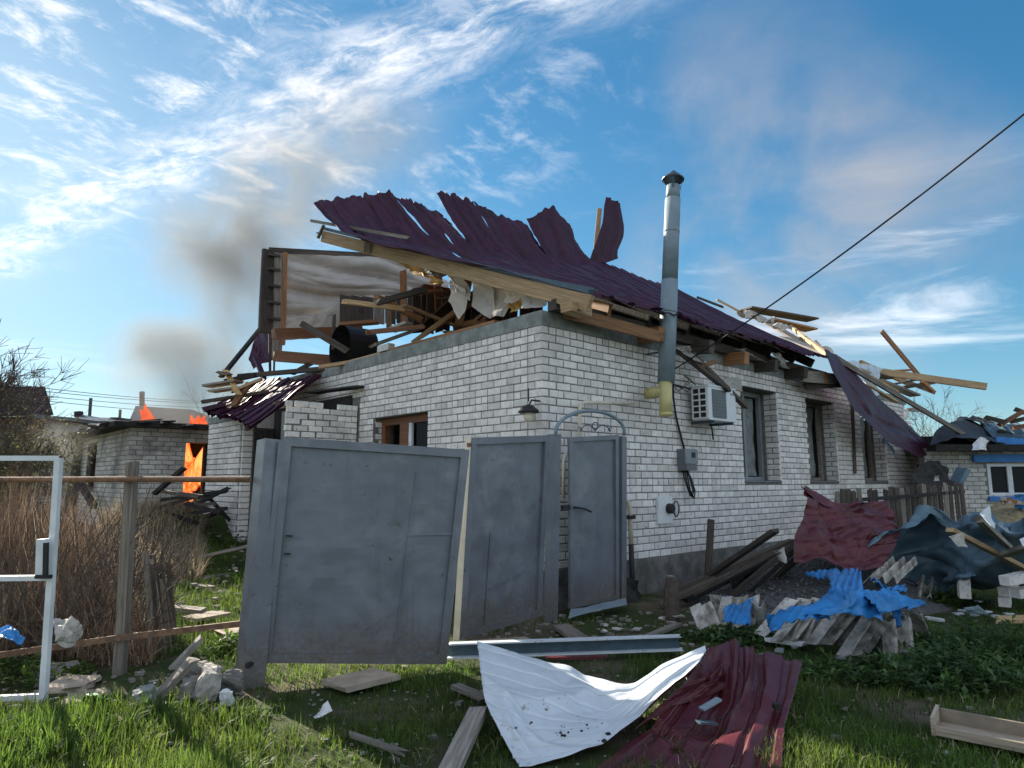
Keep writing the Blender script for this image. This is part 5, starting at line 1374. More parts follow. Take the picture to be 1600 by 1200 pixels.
# charred logs before the burning building
for k in range(14):
    x = rnd.uniform(225, 330); Y = rnd.uniform(11, 12.2)
    mb = MB(); c0 = AY(x, rnd.uniform(768, 812), Y); a = rnd.uniform(-1.1, 1.1)
    mb.bar(c0, c0 + Vector((rnd.uniform(.35, .8), rnd.uniform(-.5, .5), a * .42)), rnd.uniform(.05, .12), .06, jag=.08)
    obj('charred_timber', mb, 'charred' if k % 3 else 'wood_dark', label='charred timber heaped before the burning outbuilding', cat='timber', group='charred timbers before the burning outbuilding')
# ------------------------------------------------------------------ burning outbuilding
OC = AY(205, 668, 14.0); OC = Vector((OC.x, OC.y, 0)); ob_z0, ob_zt = .35, 2.60
def OH(s, t, z): return OC + UR * s + UL * t + ZUP * z
def obox(mb, s0, s1, t0, t1, z0, z1): mb.box(OH((s0 + s1) / 2, (t0 + t1) / 2, (z0 + z1) / 2), (s1 - s0, t1 - t0, z1 - z0), UR, UL)
outb = thing('brick_outbuilding', 'low grey brick outbuilding on fire behind the yard, charred flat roof', 'outbuilding', OH(0, 0, .35))
pO = lambda px, py: onp(px, py, OC, UL)
fs0 = (pO(289, 720) - OC).dot(UR); fs1 = fs0 + 1.25
pL_ = lambda px, py: onp(px, py, OC, UR)
LL = (pL_(108, 700) - OC).dot(UL); lw0 = (pL_(152, 700) - OC).dot(UL); lw1 = (pL_(138, 700) - OC).dot(UL)
mb = MB()
obox(mb, .0, fs0, 0, .3, ob_z0, ob_zt); obox(mb, fs1, fs1 + 2.5, 0, .3, ob_z0, ob_zt); obox(mb, fs0, fs1, 0, .3, 2.35, ob_zt)
obox(mb, 0, .3, .3, lw0, ob_z0, ob_zt); obox(mb, 0, .3, lw1, LL, ob_z0, ob_zt); obox(mb, 0, .3, lw0, lw1, ob_z0, 1.3); obox(mb, 0, .3, lw0, lw1, 2.4, ob_zt)
obox(mb, .3, fs1 + 2.5, LL - .3, LL, ob_z0, 2.3)
obj('wall', mb, 'mortar', outb)
w2 = Wall()
w2.lay(OH(0, 0, 0), UR, UL, course(fs1 + 2.5, ob_z0, 23, [(fs0, fs1, 0, 2.35)], (-.008, -.008)))
w2.lay(OH(0, 0, 0), -UL, UR, [(-x, z, n, q) for (x, z, n, q) in course(LL, ob_z0, 23, [(lw0, lw1, 1.3, 2.4)], (.046, .046))])
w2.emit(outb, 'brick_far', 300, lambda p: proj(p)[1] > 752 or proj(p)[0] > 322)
mb = MB()
mb.bar(OH(-.4, LL * .5, 2.66), OH(fs1 + 2.6, LL * .5, 2.74), LL + .9, .10, ZUP); obj('roof', mb, 'charred', outb)
for k in range(12):
    s_ = -.45 + k * .47
    mb = MB(); mb.bar(OH(s_, -.45 - rnd.uniform(0, .2), 2.69 + rnd.uniform(-.05, .06)), OH(s_ + rnd.uniform(.3, .9), rnd.uniform(.1, 1.0), 2.80 + rnd.uniform(-.02, .05)), rnd.uniform(.15, .4), .04, ZUP, jag=.08); obj('roof_board', mb, 'charred' if k % 4 else 'wood_grey', outb)
for k in range(7):
    t_ = .3 + k * LL / 7
    mb = MB(); mb.bar(OH(-.5, t_, 2.65 + rnd.uniform(-.06, .03)), OH(.6, t_ + rnd.uniform(-.2, .3), 2.82), rnd.uniform(.2, .5), .05, ZUP, jag=.08); obj('roof_board', mb, 'charred', outb)
mb = MB(); mb.bar(OH(2.0, .4, 2.86), OH(5.0, .5, 2.86), .3, .03); mb.bar(OH(-.2, 3, 2.86), OH(1.2, 2.0, 2.86), .3, .03); obj('roof_strip', mb, 'cloth_white', outb)
mb = MB(); obox(mb, .08, .16, lw0 + .02, lw1 - .02, 1.3, 1.36); obox(mb, .08, .16, lw0 + .0, lw0 + .07, 1.36, 2.39); obox(mb, .08, .16, lw1 - .09, lw1 - .02, 1.36, 2.39); obj('window_frame', mb, 'wood_dark', outb)
mb = MB(); mb.bar(OH(-.25, lw0 + .3, 1.45), OH(-.25, lw0 - 1.6, .95), .12, .12); obj('fallen_beam', mb, 'charred', outb)
mb = MB(); obox(mb, fs0 + .42, fs0 + .56, .05, .2, ob_z0, 2.34); obj('door_post', mb, 'charred', outb)
mb = MB(); obox(mb, .31, fs1 + 2.4, 1.6, 1.7, .3, 2.5); obj('inner_wall', mb, 'charred', outb)
# fire
fire = thing('fire', 'orange flames filling the doorway of the brick outbuilding', 'fire', OH(fs0 + .6, .6, .5))
def flame(c, w, h, seed, m='flame', par=fire):
    r = random.Random(seed); pts, rs = [], []
    for k in range(9):
        u = k / 8
        pts.append(Vector(c) + UR * (.16 * w * math.sin(u * 5 + seed) * u * 2) + UL * (.1 * math.sin(u * 4 + seed * 2)) + ZUP * (h * u))
        rs.append(max(.01, w * .5 * (math.sin(math.pi * min(1, .18 + u * .82)) ** .8) * (1 - .25 * u) * r.uniform(.75, 1.15)))
    mb = MB(); mb.tube(pts, rs, 10); obj('flame', mb, m, par, smooth=True)
for k in range(9): flame(OH(fs0 + .08 + k * .14, .42 + .12 * (k % 3), 1.30 + .12 * (k % 2)), .30, .95 + .2 * math.sin(k * 2.3), k)
for k in range(3): flame(OH(fs0 - .02 + k * .12, .18, 1.05), .2, .5, 20 + k)
mb = MB(); mb.bar(OH(fs0 + .5, .12, 1.6), OH(fs0 + 1.2, .12, 2.1), .05, .05); mb.bar(OH(fs0 + .6, .1, .5), OH(fs0 + 1.0, .15, 1.0), .4, .1, jag=.1); obj('charred_timber', mb, 'charred', label='burnt stick crossing the flames in the doorway', cat='timber')
fire2 = thing('fire', 'dim red flames licking over the outbuilding roof', 'fire', OH(1.2, 3.4, 2.8))
for k in range(6): flame(AY(204 + k * 7, 666, 17.2) - ZUP * .3, .45, .35 + .13 * k * (1 if k < 5 else .3), 40 + k, 'flame_dim', fire2)
fire3 = thing('fire', 'small red flames at the roof edge beside the brick pillar', 'fire', OH(4.5, 1, 2.8))
for k in range(3): flame(AY(303 + k * 8, 668, 16.2) - ZUP * .2, .3, .5, 50 + k, 'flame_dim', fire3)
# heap of burnt stuff before it
hc = AY(285, 800, 12.2); hc = Vector((hc.x, hc.y, .3))
mb = heap('rubble_heap', hc, 3.2, 1.3, .66, 'rubble', 12); obj('rubble_heap', mb, 'ground', smooth=True, label='dark earth and ash heap before the burning outbuilding', cat='heap')

# ------------------------------------------------------------------ houses far behind on the left
hA = thing('far_house', 'dark hip-roofed house behind the bare spring tree', 'house', AY(20, 752, 21))
p = lambda x, y, Y: AY(x, y, Y)
mb = MB(); b = [p(-120, 655, 21), p(84, 648, 21), p(70, 604, 21.9), p(-110, 602, 21.9), p(-100, 650, 24), p(75, 650, 24)]
mb.quad_faces(b, [[0, 1, 2, 3], [1, 5, 2], [5, 4, 3, 2], [4, 0, 3]]); obj('roof', mb, 'roof_far', hA)
c0, c1 = p(-110, 655, 21.6), p(72, 650, 21.6)
mb = MB(); mb.bar(c0 - ZUP * 1.5 + Vector((0, .9, 0)), c1 - ZUP * 1.5 + Vector((0, .9, 0)), 2.0, 3.0); obj('wall', mb, 'wood_brown', hA)
hB = thing('far_house', 'small pale-roofed gable house in the distance', 'house', p(128, 752, 34))
q0, q1, qa = p(112, 660, 34), p(146, 660, 34), p(129, 648, 34)
bk = Vector((0, 5, 0))
mb = MB(); mb.quad_faces([q0, q1, qa, q0 + bk, q1 + bk, qa + bk], [[0, 2, 5, 3], [1, 4, 5, 2]]); obj('roof', mb, 'steel', hB)
mb = MB(); mb.bar((q0 + bk * .5) - ZUP * 1.4, (q1 + bk * .5) - ZUP * 1.4, 4.6, 2.8); mb.quad_faces([q0, q1, qa], [[0, 1, 2]]); obj('wall', mb, 'roof_haze', hB)
mb = MB(); mb.bar(p(123, 652, 35), p(123, 643, 35), .3, .3, Vector((0, 1, 0))); obj('chimney', mb, 'roof_far', hB)
hC = thing('far_house', 'grey roof of a house half lost in the smoke', 'house', p(250, 752, 26))
q0, q1, r0, r1 = p(198, 666, 24), p(312, 664, 24), p(212, 634, 25.2), p(300, 640, 25.2)
mb = MB(); mb.quad_faces([q0, q1, r1, r0, q0 + Vector((0, 6, 0)), q1 + Vector((0, 6, 0))], [[0, 1, 2, 3], [5, 4, 3, 2], [0, 3, 4], [1, 5, 2]]); obj('roof', mb, 'roof_haze', hC)
mb = MB(); mb.bar(q0.lerp(q0 + Vector((0, 6, 0)), .5) - ZUP * 1.3, q1.lerp(q1 + Vector((0, 6, 0)), .5) - ZUP * 1.3, 5.6, 2.6); obj('wall', mb, 'plaster', hC)
mb = MB(); mb.bar(p(222, 640, 26.5), p(222, 612, 26.5), .14, .14, Vector((0, 1, 0))); obj('chimney', mb, 'roof_far', hC)
# low sheds between
for k, (x0, x1, y, Y, m, l) in enumerate(((62, 128, 655, 17.5, 'roof_haze', 'low pale-roofed shed between the dark house and the outbuilding'), (128, 178, 660, 19, 'cloth_white', 'white flat-roofed shed peeping over the outbuilding'))):
    sh = thing('shed', l, 'shed', p((x0 + x1) / 2, 752, Y))
    c0, c1 = p(x0, y, Y), p(x1, y + (6 if k == 0 else 0), Y)
    mb = MB(); mb.bar(c0 + Vector((0, 1, .06)), c1 + Vector((0, 1, .06)), 2.6, .10); obj('roof', mb, m, sh)
    mb = MB(); mb.bar(c0 + Vector((.1, 1, -1.2)), c1 + Vector((-.1, 1, -1.2)), 2.2, 2.3); obj('wall', mb, 'plaster', sh)
# poles and wires
for (x, y0, y1, Y, l) in ((142, 656, 622, 40, 'thin utility pole in the distance beside the small gable house'), (188, 660, 640, 44, 'short far pole between the sheds and the smoke')):
    a_ = p(x, y0, Y); mb = MB(); mb.tube([Vector((a_.x, a_.y, 0)), p(x, y1, Y)], .09, 6); obj('utility_pole', mb, 'wood_dark', label=l, cat='pole')
for k, (ya, yb_) in enumerate(((598, 614), (604, 616), (612, 622), (618, 632))):
    a_, b_ = p(-60, ya - 8, 30), p(420, yb_ + 14, 60)
    mb = MB(); mb.tube([a_.lerp(b_, u) - ZUP * (1.6 * u * (1 - u)) for u in np.linspace(0, 1, 12)], .022, 4)
    obj('power_line', mb, 'grey_plastic', label='one of the thin power lines strung across the left sky', cat='power line', group='power lines in the left sky')

# ------------------------------------------------------------------ neighbour at the right
nb_ = thing('brick_house', 'neighbouring brick house with blue window trim and a collapsed dark roof', 'house', AY(1530, 780, 15))
NC = AY(1462, 752, 15.5); NC = Vector((NC.x, NC.y, 0)); nd = (AY(1600, 752, 15.2) - AY(1462, 752, 15.5)); nd.z = 0; nd.normalize(); nn = ZUP.cross(nd)
NH = lambda a, d, z: NC + nd * a + nn * d + ZUP * z
pn = lambda px, py: onp(px, py, NC, nn)
def nbox(mb, a0, a1, d0, d1, z0, z1): mb.box(NH((a0 + a1) / 2, (d0 + d1) / 2, (z0 + z1) / 2), (a1 - a0, d1 - d0, z1 - z0), nd, nn)
wa0 = (pn(1543, 740) - NC).dot(nd); wz0, wz1 = pn(1560, 774).z, pn(1560, 724).z; ztop = pn(1520, 700).z
mb = MB(); nbox(mb, -.2, wa0, 0, .3, -.1, ztop); nbox(mb, wa0, wa0 + 1.6, 0, .3, -.1, wz0); nbox(mb, wa0, wa0 + 1.6, 0, .3, wz1, ztop); nbox(mb, wa0 + 1.6, 7, 0, .3, -.1, ztop); nbox(mb, -.2, 7, 4, 4.3, 0, 2.0)
nbox(mb, wa0 - .3, wa0 + 2, 1.5, 1.6, 0, ztop - .05)
obj('wall', mb, 'mortar', nb_)
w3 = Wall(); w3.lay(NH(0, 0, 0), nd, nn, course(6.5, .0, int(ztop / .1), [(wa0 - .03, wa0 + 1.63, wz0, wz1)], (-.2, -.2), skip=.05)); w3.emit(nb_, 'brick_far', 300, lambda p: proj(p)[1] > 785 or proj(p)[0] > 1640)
mb = MB(); nbox(mb, wa0 + .0, wa0 + .08, .02, .12, wz0, wz1); nbox(mb, wa0 + .08, wa0 + 1.52, .02, .12, wz1 - .07, wz1 - .002); nbox(mb, wa0 + .08, wa0 + 1.52, .02, .12, wz0, wz0 + .06); nbox(mb, wa0 + .42, wa0 + .52, .02, .12, wz0 + .06, wz1 - .07); nbox(mb, wa0 + .95, wa0 + 1.03, .02, .12, wz0 + .06, wz1 - .07); nbox(mb, wa0 + 1.52, wa0 + 1.6, .02, .12, wz0, wz1)
fr = obj('window_frame', mb, 'white_paint', nb_)
mbx = MB(); nbox(mbx, -.1, 6.5, .32, 3.9, ztop - .02, ztop + .3); obj('attic', mbx, 'charred', nb_)  # dark block added to shut out the sky slit under the roof
mb = MB(); nbox(mb, wa0 + .09, wa0 + 1.51, .07, .08, wz0 + .06, wz1 - .07); obj('pane', mb, 'glass_dark', fr)
mb = MB(); nbox(mb, wa0 - .3, 5, -.12, -.014, wz1 + .03, wz1 + .20); nbox(mb, wa0 - .05, 4, -.1, -.014, wz0 - .12, wz0 - .02); obj('window_trim', mb, 'trim_blue', nb_)
def ny(x, y, Y): return AY(x, y, Y)
mb = sheet([[ny(1452, 694, 15.0), ny(1490, 684, 14.9), ny(1530, 690, 14.8), ny(1572, 697, 14.8)], [ny(1462, 676, 15.4), ny(1490, 664, 15.6), ny(1530, 676, 15.6), ny(1566, 690, 15.2)], [ny(1480, 668, 16), ny(1505, 649, 16.6), ny(1525, 660, 16.4), ny(1555, 682, 16)]], 26, 18, crumple=.10, cs=1.2, seed=301, rag=.3)
obj('roof_felt', mb, 'roof_black', nb_)
mb = sheet([[ny(1508, 656, 16.2), ny(1540, 664, 16), ny(1560, 686, 15.6)], [ny(1520, 648, 17), ny(1550, 660, 16.8), ny(1600, 672, 16.4)]], 18, 8, crumple=.06, cs=1.5, seed=302, rag=.3); obj('roof_felt', mb, 'charred', nb_)
mb = sheet([[ny(1552, 684, 15.2), ny(1625, 688, 15)], [ny(1530, 660, 16.4), ny(1594, 663, 16.2)]], 14, 8, ribs=6, rib_d=.04, crumple=.04, cs=1.5, seed=303, rag=.2); obj('roof_sheet', mb, 'steel_dark', nb_)
mb = MB(); mb.bar(ny(1556, 688, 14.9), ny(1650, 694, 14.7), .06, .16); obj('fascia', mb, 'trim_blue', nb_)
mb = MB(); mb.bar(ny(1455, 700, 15.1), ny(1640, 700, 14.9), .4, .14); obj('wall_plate', mb, 'charred', nb_)
for k, (p0, p1, m) in enumerate((((1540, 652), (1572, 660), 'wood_dark'), ((1562, 664), (1600, 642), 'wood_brown'), ((1575, 660), (1620, 650), 'wood_dark'), ((1588, 640), (1620, 652), 'wood_dark'), ((1560, 672), (1600, 690), 'charred'), ((1585, 668), (1640, 660), 'wood_brown'))):
    mb = MB(); mb.bar(ny(*p0, 15.6), ny(*p1, 15.4), .09, .10, jag=.05); obj('broken_rafter', mb, m, nb_)
mb = sheet([[ny(1519, 692, 12.3), ny(1532, 682, 12.3), ny(1543, 690, 12.3)], [ny(1522, 706, 12.2), ny(1532, 704, 12.1), ny(1541, 704, 12.2)]], 8, 8, crumple=.08, cs=4, seed=304, rag=.3); obj('cloth_rag', mb, 'cloth_white', label='pale rag hooked on the end of the long grey batten', cat='rag')
# dark bent sheet and blue board beyond the fence
mb = sheet([[AY(1425, 758, 11.2), AY(1455, 760, 11.2), AY(1490, 758, 11.4)], [AY(1428, 738, 11.3), AY(1455, 742, 11.4), AY(1486, 745, 11.6)], [AY(1440, 724, 11.6), AY(1462, 722, 11.7), AY(1478, 732, 11.8)]], 16, 12, crumple=.12, cs=2, seed=305, rag=.4, holes=lambda u, v: (.6 < u < .75 and .3 < v < .55))
obj('metal_sheet', mb, ['charred', 'charred'], label='black bent sheet rising behind the picket fence', cat='metal sheet')
plank('board', AY(1492, 758, 12), AY(1506, 732, 12), .3, .08, 'tarp_navy', 'dark blue board leaning beyond the fence end', 'board')
mc = AY(1590, 800, 12.8)
mb = heap('straw_mound', Vector((mc.x, mc.y, 0)), 3.0, 2.0, mc.z + .15, 'straw', 44); obj('straw_mound', mb, 'straw', smooth=True, label='straw-coloured earth mound in front of the neighbouring house', cat='mound')
for k in range(10):
    x, y = rnd.uniform(1560, 1600), rnd.uniform(772, 800)
    mb = MB(); mb.lump(AY(x, y, 12.2), (.22, .1, .08), 500 + k); obj('scrap', mb, ('tarp_blue', 'insulation', 'wood_orange')[k % 3], label=('blue scrap on the straw mound', 'pale scrap on the straw mound', 'orange brick scrap on the straw mound')[k % 3], cat='scrap', group=('blue scraps on the mound', 'pale scraps on the mound', 'orange scraps on the mound')[k % 3])

# ------------------------------------------------------------------ bare trees
def tree(name, label, base, height, seed, spread=.5, depth=5, r0=.09, lean=(0, 0), fork=3, leaves=0, leaf_m='bud_leaf', group=None):
    r = random.Random(seed); root = thing(name, label, 'tree', base, group)
    tm, cm = MB(), MB(); tips = []
    def grow(p, d, L, rad_, lv):
        n = 3; pts = [p]; q_ = p
        for i in range(n):
            d = (d + Vector((r.gauss(0, .14), r.gauss(0, .14), r.gauss(.03, .08)))).normalized()
            q_ = q_ + d * L / n; pts.append(q_)
        rs = [rad_ * (1 - .45 * i / n) for i in range(n + 1)]
        (tm if lv == 0 else cm).tube(pts, rs, 7 if lv == 0 else (5 if lv < 2 else 3), cap=lv < 2)
        tips.append(q_)
        if lv >= depth: return
        for k in range(fork + (1 if lv in (1, 2) else 0)):
            a = r.uniform(0, 6.28); sp = spread * r.uniform(.6, 1.35)
            e = d.orthogonal().normalized(); e2 = d.cross(e)
            nd_ = (d + (e * math.cos(a) + e2 * math.sin(a)) * sp).normalized()
            st_ = pts[r.choice((1, 2, 3, 3))]
            grow(st_, nd_, L * r.uniform(.58, .82), max(.006, rs[-1] * r.uniform(.55, .8)), lv + 1)
    grow(Vector(base), Vector((lean[0], lean[1], 1)).normalized(), height * .36, r0, 0)
    obj('trunk', tm, 'bark', root); 
    if leaves:
        for k in range(leaves):
            c = r.choice(tips) + Vector((r.gauss(0, .12), r.gauss(0, .12), r.gauss(0, .12))); s_ = r.uniform(.014, .034)
            u = Vector((r.gauss(0, 1), r.gauss(0, 1), r.gauss(0, 1))).normalized(); v_ = u.orthogonal().normalized()
            cm.quad_faces([c - u * s_, c + v_ * s_ * .5, c + u * s_, c - v_ * s_ * .5], [[0, 1, 2, 3]], mi=1)
    obj('crown', cm, ['bark', leaf_m], root)
    return root
b_ = AY(22, 752, 13); tree('bare_tree', 'bare spring tree before the dark-roofed house', Vector((b_.x, b_.y, .3)), 3.7, 11, .55, 5, .10, fork=4)
b_ = AY(-30, 752, 12); tree('bare_tree', 'second bare tree reaching in from the left edge', Vector((b_.x, b_.y, .3)), 3.7, 5, .6, 5, .10, (.2, 0), fork=4)
b_ = AY(5, 752, 11.2); tree('budding_shrub', 'grey-green budding shrub under the bare spring tree', Vector((b_.x, b_.y, .3)), 2.5, 21, .8, 5, .04, fork=3, leaves=1800)
b_ = AY(-60, 752, 11); tree('budding_shrub', 'second grey-green budding shrub at the left edge', Vector((b_.x, b_.y, .3)), 2.6, 24, .8, 5, .04, fork=3, leaves=1600)
b_ = AY(284, 752, 24); tree('bare_tree', 'small bare tree standing in the smoke behind the outbuilding', Vector((b_.x, b_.y, .2)), 6.2, 31, .5, 4, .09, fork=3)
b_ = AY(1478, 752, 26); tree('bare_tree', 'pale bare tree behind the neighbouring roof', Vector((b_.x, b_.y, 0)), 5.2, 44, .6, 5, .09, fork=3)
b_ = AY(1512, 752, 28); tree('bare_tree', 'fainter bare tree right of the pale one behind the neighbouring roof', Vector((b_.x, b_.y, 0)), 4.6, 45, .6, 4, .09, fork=3)
# far tree line
mb = MB(); r = random.Random(6)
for k in range(900):
    a = r.uniform(-1.2, 1.2); d_ = r.uniform(120, 170); x, y = math.sin(a) * d_, math.cos(a) * d_
    h = r.uniform(2, 6.5) * (.6 + .6 * mnoise.noise(Vector((a * 9, 0, 0))) + .3); w = r.uniform(.8, 2.2)
    mb.lump((x, y, h * .5), (w * 2, w, h), k)
obj('tree_line', mb, 'far_trees', kind='stuff', label='far grey-brown belt of trees along the horizon', cat='trees')

# ------------------------------------------------------------------ dry brush, grass, weeds
def ribbons(n, base_fn, len_fn, wid, seg=3, seed=0, droop=.6, dir_fn=None):
    """thin curved stems or blades as ribbons: arrays -> (verts, faces)"""
    r = np.random.default_rng(seed)
    B = base_fn(r, n); n = len(B); L = len_fn(r, n, B)
    az = r.uniform(0, 2 * np.pi, n)
    d = np.stack([np.cos(az), np.sin(az), np.zeros(n)], 1)
    tilt = r.uniform(.05, droop, n) if dir_fn is None else dir_fn(r, n)
    side = np.stack([-np.sin(az + r.normal(0, .8, n)), np.cos(az), np.zeros(n)], 1); side /= np.linalg.norm(side, axis=1, keepdims=True) + 1e-9
    V = []
    p = B.copy()
    for k in range(seg + 1):
        u = k / seg
        w = wid(r, n, B)[:, None] * (1 - u * .9) * .5 if k == 0 else W0 * (1 - u * .92)
        if k == 0: W0 = w
        if k < seg: V += [p - side * w, p + side * w]
        else: V += [p]
        ang = tilt * (.4 + 1.5 * u)
        p = p + (d * np.sin(ang)[:, None] + np.array([0, 0, 1.0]) * np.cos(ang)[:, None]) * (L / seg)[:, None]
    m = len(V)
    A = np.stack(V, 1).reshape(-1, 3)
    base = np.arange(n)[:, None] * m
    F_ = []
    for k in range(seg - 1): F_.append(base + np.array([[2 * k, 2 * k + 1, 2 * k + 3, 2 * k + 2]]))
    T_ = base + np.array([[2 * seg - 2, 2 * seg - 1, 2 * seg]])
    return A, np.concatenate(F_) if F_ else np.zeros((0, 4), int), T_


def np_obj(name, A, Q, T, m, **kw):
    me = bpy.data.meshes.new(name)
    me.vertices.add(len(A)); me.vertices.foreach_set('co', A.astype(np.float32).ravel())
    nl = Q.size + T.size
    me.loops.add(nl); me.loops.foreach_set('vertex_index', np.concatenate([Q.ravel(), T.ravel()]).astype(np.int32))
    me.polygons.add(len(Q) + len(T))
    ls = np.concatenate([np.arange(len(Q)) * 4, len(Q) * 4 + np.arange(len(T)) * 3]).astype(np.int32)
    me.polygons.foreach_set('loop_start', ls)
    me.update(calc_edges=True); me.validate()
    me.materials.append(MATS[m])
    o = bpy.data.objects.new(name, me); COL.objects.link(o)
    return tag(o, **kw)


def gzv(P): return np.array([gz(x, y) for x, y in P[:, :2]])
def noise2(P, sc, z=0): return np.array([mnoise.noise(Vector((x * sc, y * sc, z))) for x, y in P[:, :2]])
def to_st(P):
    d = P[:, :2] - np.array([CN.x, CN.y]); return d @ np.array([UR.x, UR.y]), d @ np.array([UL.x, UL.y])
def to_px(P):
    d = P - np.array(CAM); f = d[:, 1] * cP + d[:, 2] * sP
    return 800 + F * d[:, 0] / f, 600 - F * (-d[:, 1] * sP + d[:, 2] * cP) / f

def brush_base(r, n):
    x = r.uniform(0, 1, n); y = r.uniform(5.75, 8.9, n)
    px = -140 + x * 385
    X = (px - 800) / F * (y * cP + (-1.2) * sP)
    P = np.stack([X, y, np.zeros(n)], 1)
    k = (noise2(P, 1.3, 3) > -.25) & ((px < 130) | (y < 6.7))
    P = P[k]; P[:, 2] = gzv(P) - .02
    return P
def brush_len(r, n, B): return np.clip(.5 + .42 * (B[:, 1] - 5.75), .5, 1.05) * 1.6 * np.where(to_px(B)[0] > 165, .72, 1.0) * r.uniform(.25, .72, n) * np.clip(1.05 + .5 * noise2(B, .8, 9), .4, 1.6) + .08 * (B[:, 1] - 5.7)
bt = thing('dry_brush', 'tangle of dry reddish brown brush behind the pole fence', 'brush', AY(100, 900, 7.5)); bt['kind'] = 'stuff'
A, Q, T_ = ribbons(21000, brush_base, brush_len, lambda r, n, B: r.uniform(.004, .010, n), 4, 3, 1.35)
o = np_obj('stems', A, Q, T_, 'brush'); adopt(o, bt)
A, Q, T_ = ribbons(6500, brush_base, brush_len, lambda r, n, B: r.uniform(.006, .014, n), 4, 4, 1.3)
o = np_obj('pale_stems', A, Q, T_, 'brush_pale'); adopt(o, bt)
def ash_base(r, n):
    y = r.uniform(9.2, 12.6, n); px = r.uniform(150, 318, n)
    X = (px - 800) / F * (y * cP + (-1.0) * sP)
    P = np.stack([X, y, np.zeros(n)], 1); P[:, 2] = gzv(P)
    d = P[:, :2] - np.array([hc.x, hc.y]); u = np.hypot(d @ np.array([UR.x, UR.y]) / 3.2, d @ np.array([UL.x, UL.y]) / 1.3)
    P[:, 2] += np.where(u < 1, .62 * (.5 + .5 * np.cos(np.pi * np.clip(u, 0, 1))) - .1, 0)
    return P
A, Q, T_ = ribbons(5200, ash_base, lambda r, n, B: r.uniform(.15, .5, n), lambda r, n, B: r.uniform(.006, .014, n), 3, 14, 1.5)
o = np_obj('far_stems', A, Q, T_, 'brush_pale'); adopt(o, bt)
mb = MB(); r = random.Random(8)
for k in range(420):
    y = r.uniform(5.8, 8.4); c = AY(r.uniform(-60, 235), 980, y); c.z = gz(c.x, c.y)
    d = Vector((r.gauss(0, .5), r.gauss(0, .4), 1)).normalized(); L_2 = r.uniform(.8, 1.55)
    pts = [c + d * L_2 * u + Vector((r.gauss(0, .04), r.gauss(0, .04), 0)) for u in (0, .3, .6, 1)]
    mb.tube(pts, [.006, .005, .004, .002], 4, cap=False)
    for j in range(2):
        b0 = pts[r.choice((1, 2))]; e = Vector((r.gauss(0, 1), r.gauss(0, 1), r.uniform(.2, 1))).normalized(); mb.tube([b0, b0 + e * r.uniform(.15, .4)], [.004, .0015], 3, cap=False)
o = obj('twigs', mb, 'bark', bt)

# grass
def grass_pts(r, n):
    y = 3.3 * np.exp(r.uniform(0, 1, n) * math.log(13 / 3.3)); x = r.uniform(-.95, .95, n) * y
    P = np.stack([x, y, np.zeros(n)], 1)
    s, t = to_st(P)
    px, py = to_px(P)
    den = .30 + .75 * noise2(P, .9, 1) + .7 * noise2(P, 4.1, 2)
    den = np.where((px < 420) & (py > 1105), den + .28, den)
    den = np.where((px > 250) & (px < 400) & (py > 850) & (py < 1030), den + .55, den)
    den = np.where((px > 330) & (px < 720) & (py > 1035) & (py < 1075), den + .45, den)
    den = np.where((px > 1000) & (py > 1010), den + .30, den)
    den = np.where((px < 240) & (py < 1110), den - .5, den)
    den = np.where((px > 700) & (px < 1100) & (py < 1000), den - .45, den)
    den = np.where((px < 400) & (py > 1040) & (py < 1110), den - .4, den)
    ok = (r.uniform(0, 1, n) < np.clip(den, 0, 1)) & ~((s > -.15) & (t > -.15)) & ~((s > -1.4) & (t > 4.4) & (t < 8.2))
    ok &= ~(((s - 3.6) / 2.2) ** 2 + ((t + 1.7) / 1.3) ** 2 < 1)
    P = P[ok]; P[:, 2] = gzv(P) - .004
    return P
def grass_len(r, n, B):
    px, py = to_px(B)
    L = r.uniform(.035, .10, n) * (1 + .5 * noise2(B, 1.7, 5))
    L = np.where((px < 400) & (py > 1110), L * 2.1, L)
    L = np.where((px < 400) & (py < 1040), L * 1.7, L)
    return L
A, Q, T_ = ribbons(230000, grass_pts, grass_len, lambda r, n, B: r.uniform(.0035, .0075, n) * (.75 + B[:, 1] * .06) * np.where((to_px(B)[0] < 420) & (to_px(B)[1] > 1105), 2.3, 1.25), 3, 5, 1.05)
np_obj('grass', A, Q, T_, 'grass', kind='stuff', label='green spring grass growing over the yard and verge', cat='grass')
# dead litter straw among it
A, Q, T_ = ribbons(8000, grass_pts, lambda r, n, B: r.uniform(.05, .14, n), lambda r, n, B: r.uniform(.003, .006, n), 2, 6, 1.6, lambda r, n: r.uniform(.9, 1.4, n))
np_obj('dead_grass', A, Q, T_, 'brush_pale', kind='stuff', label='dead straw lying among the green grass', cat='dead grass')

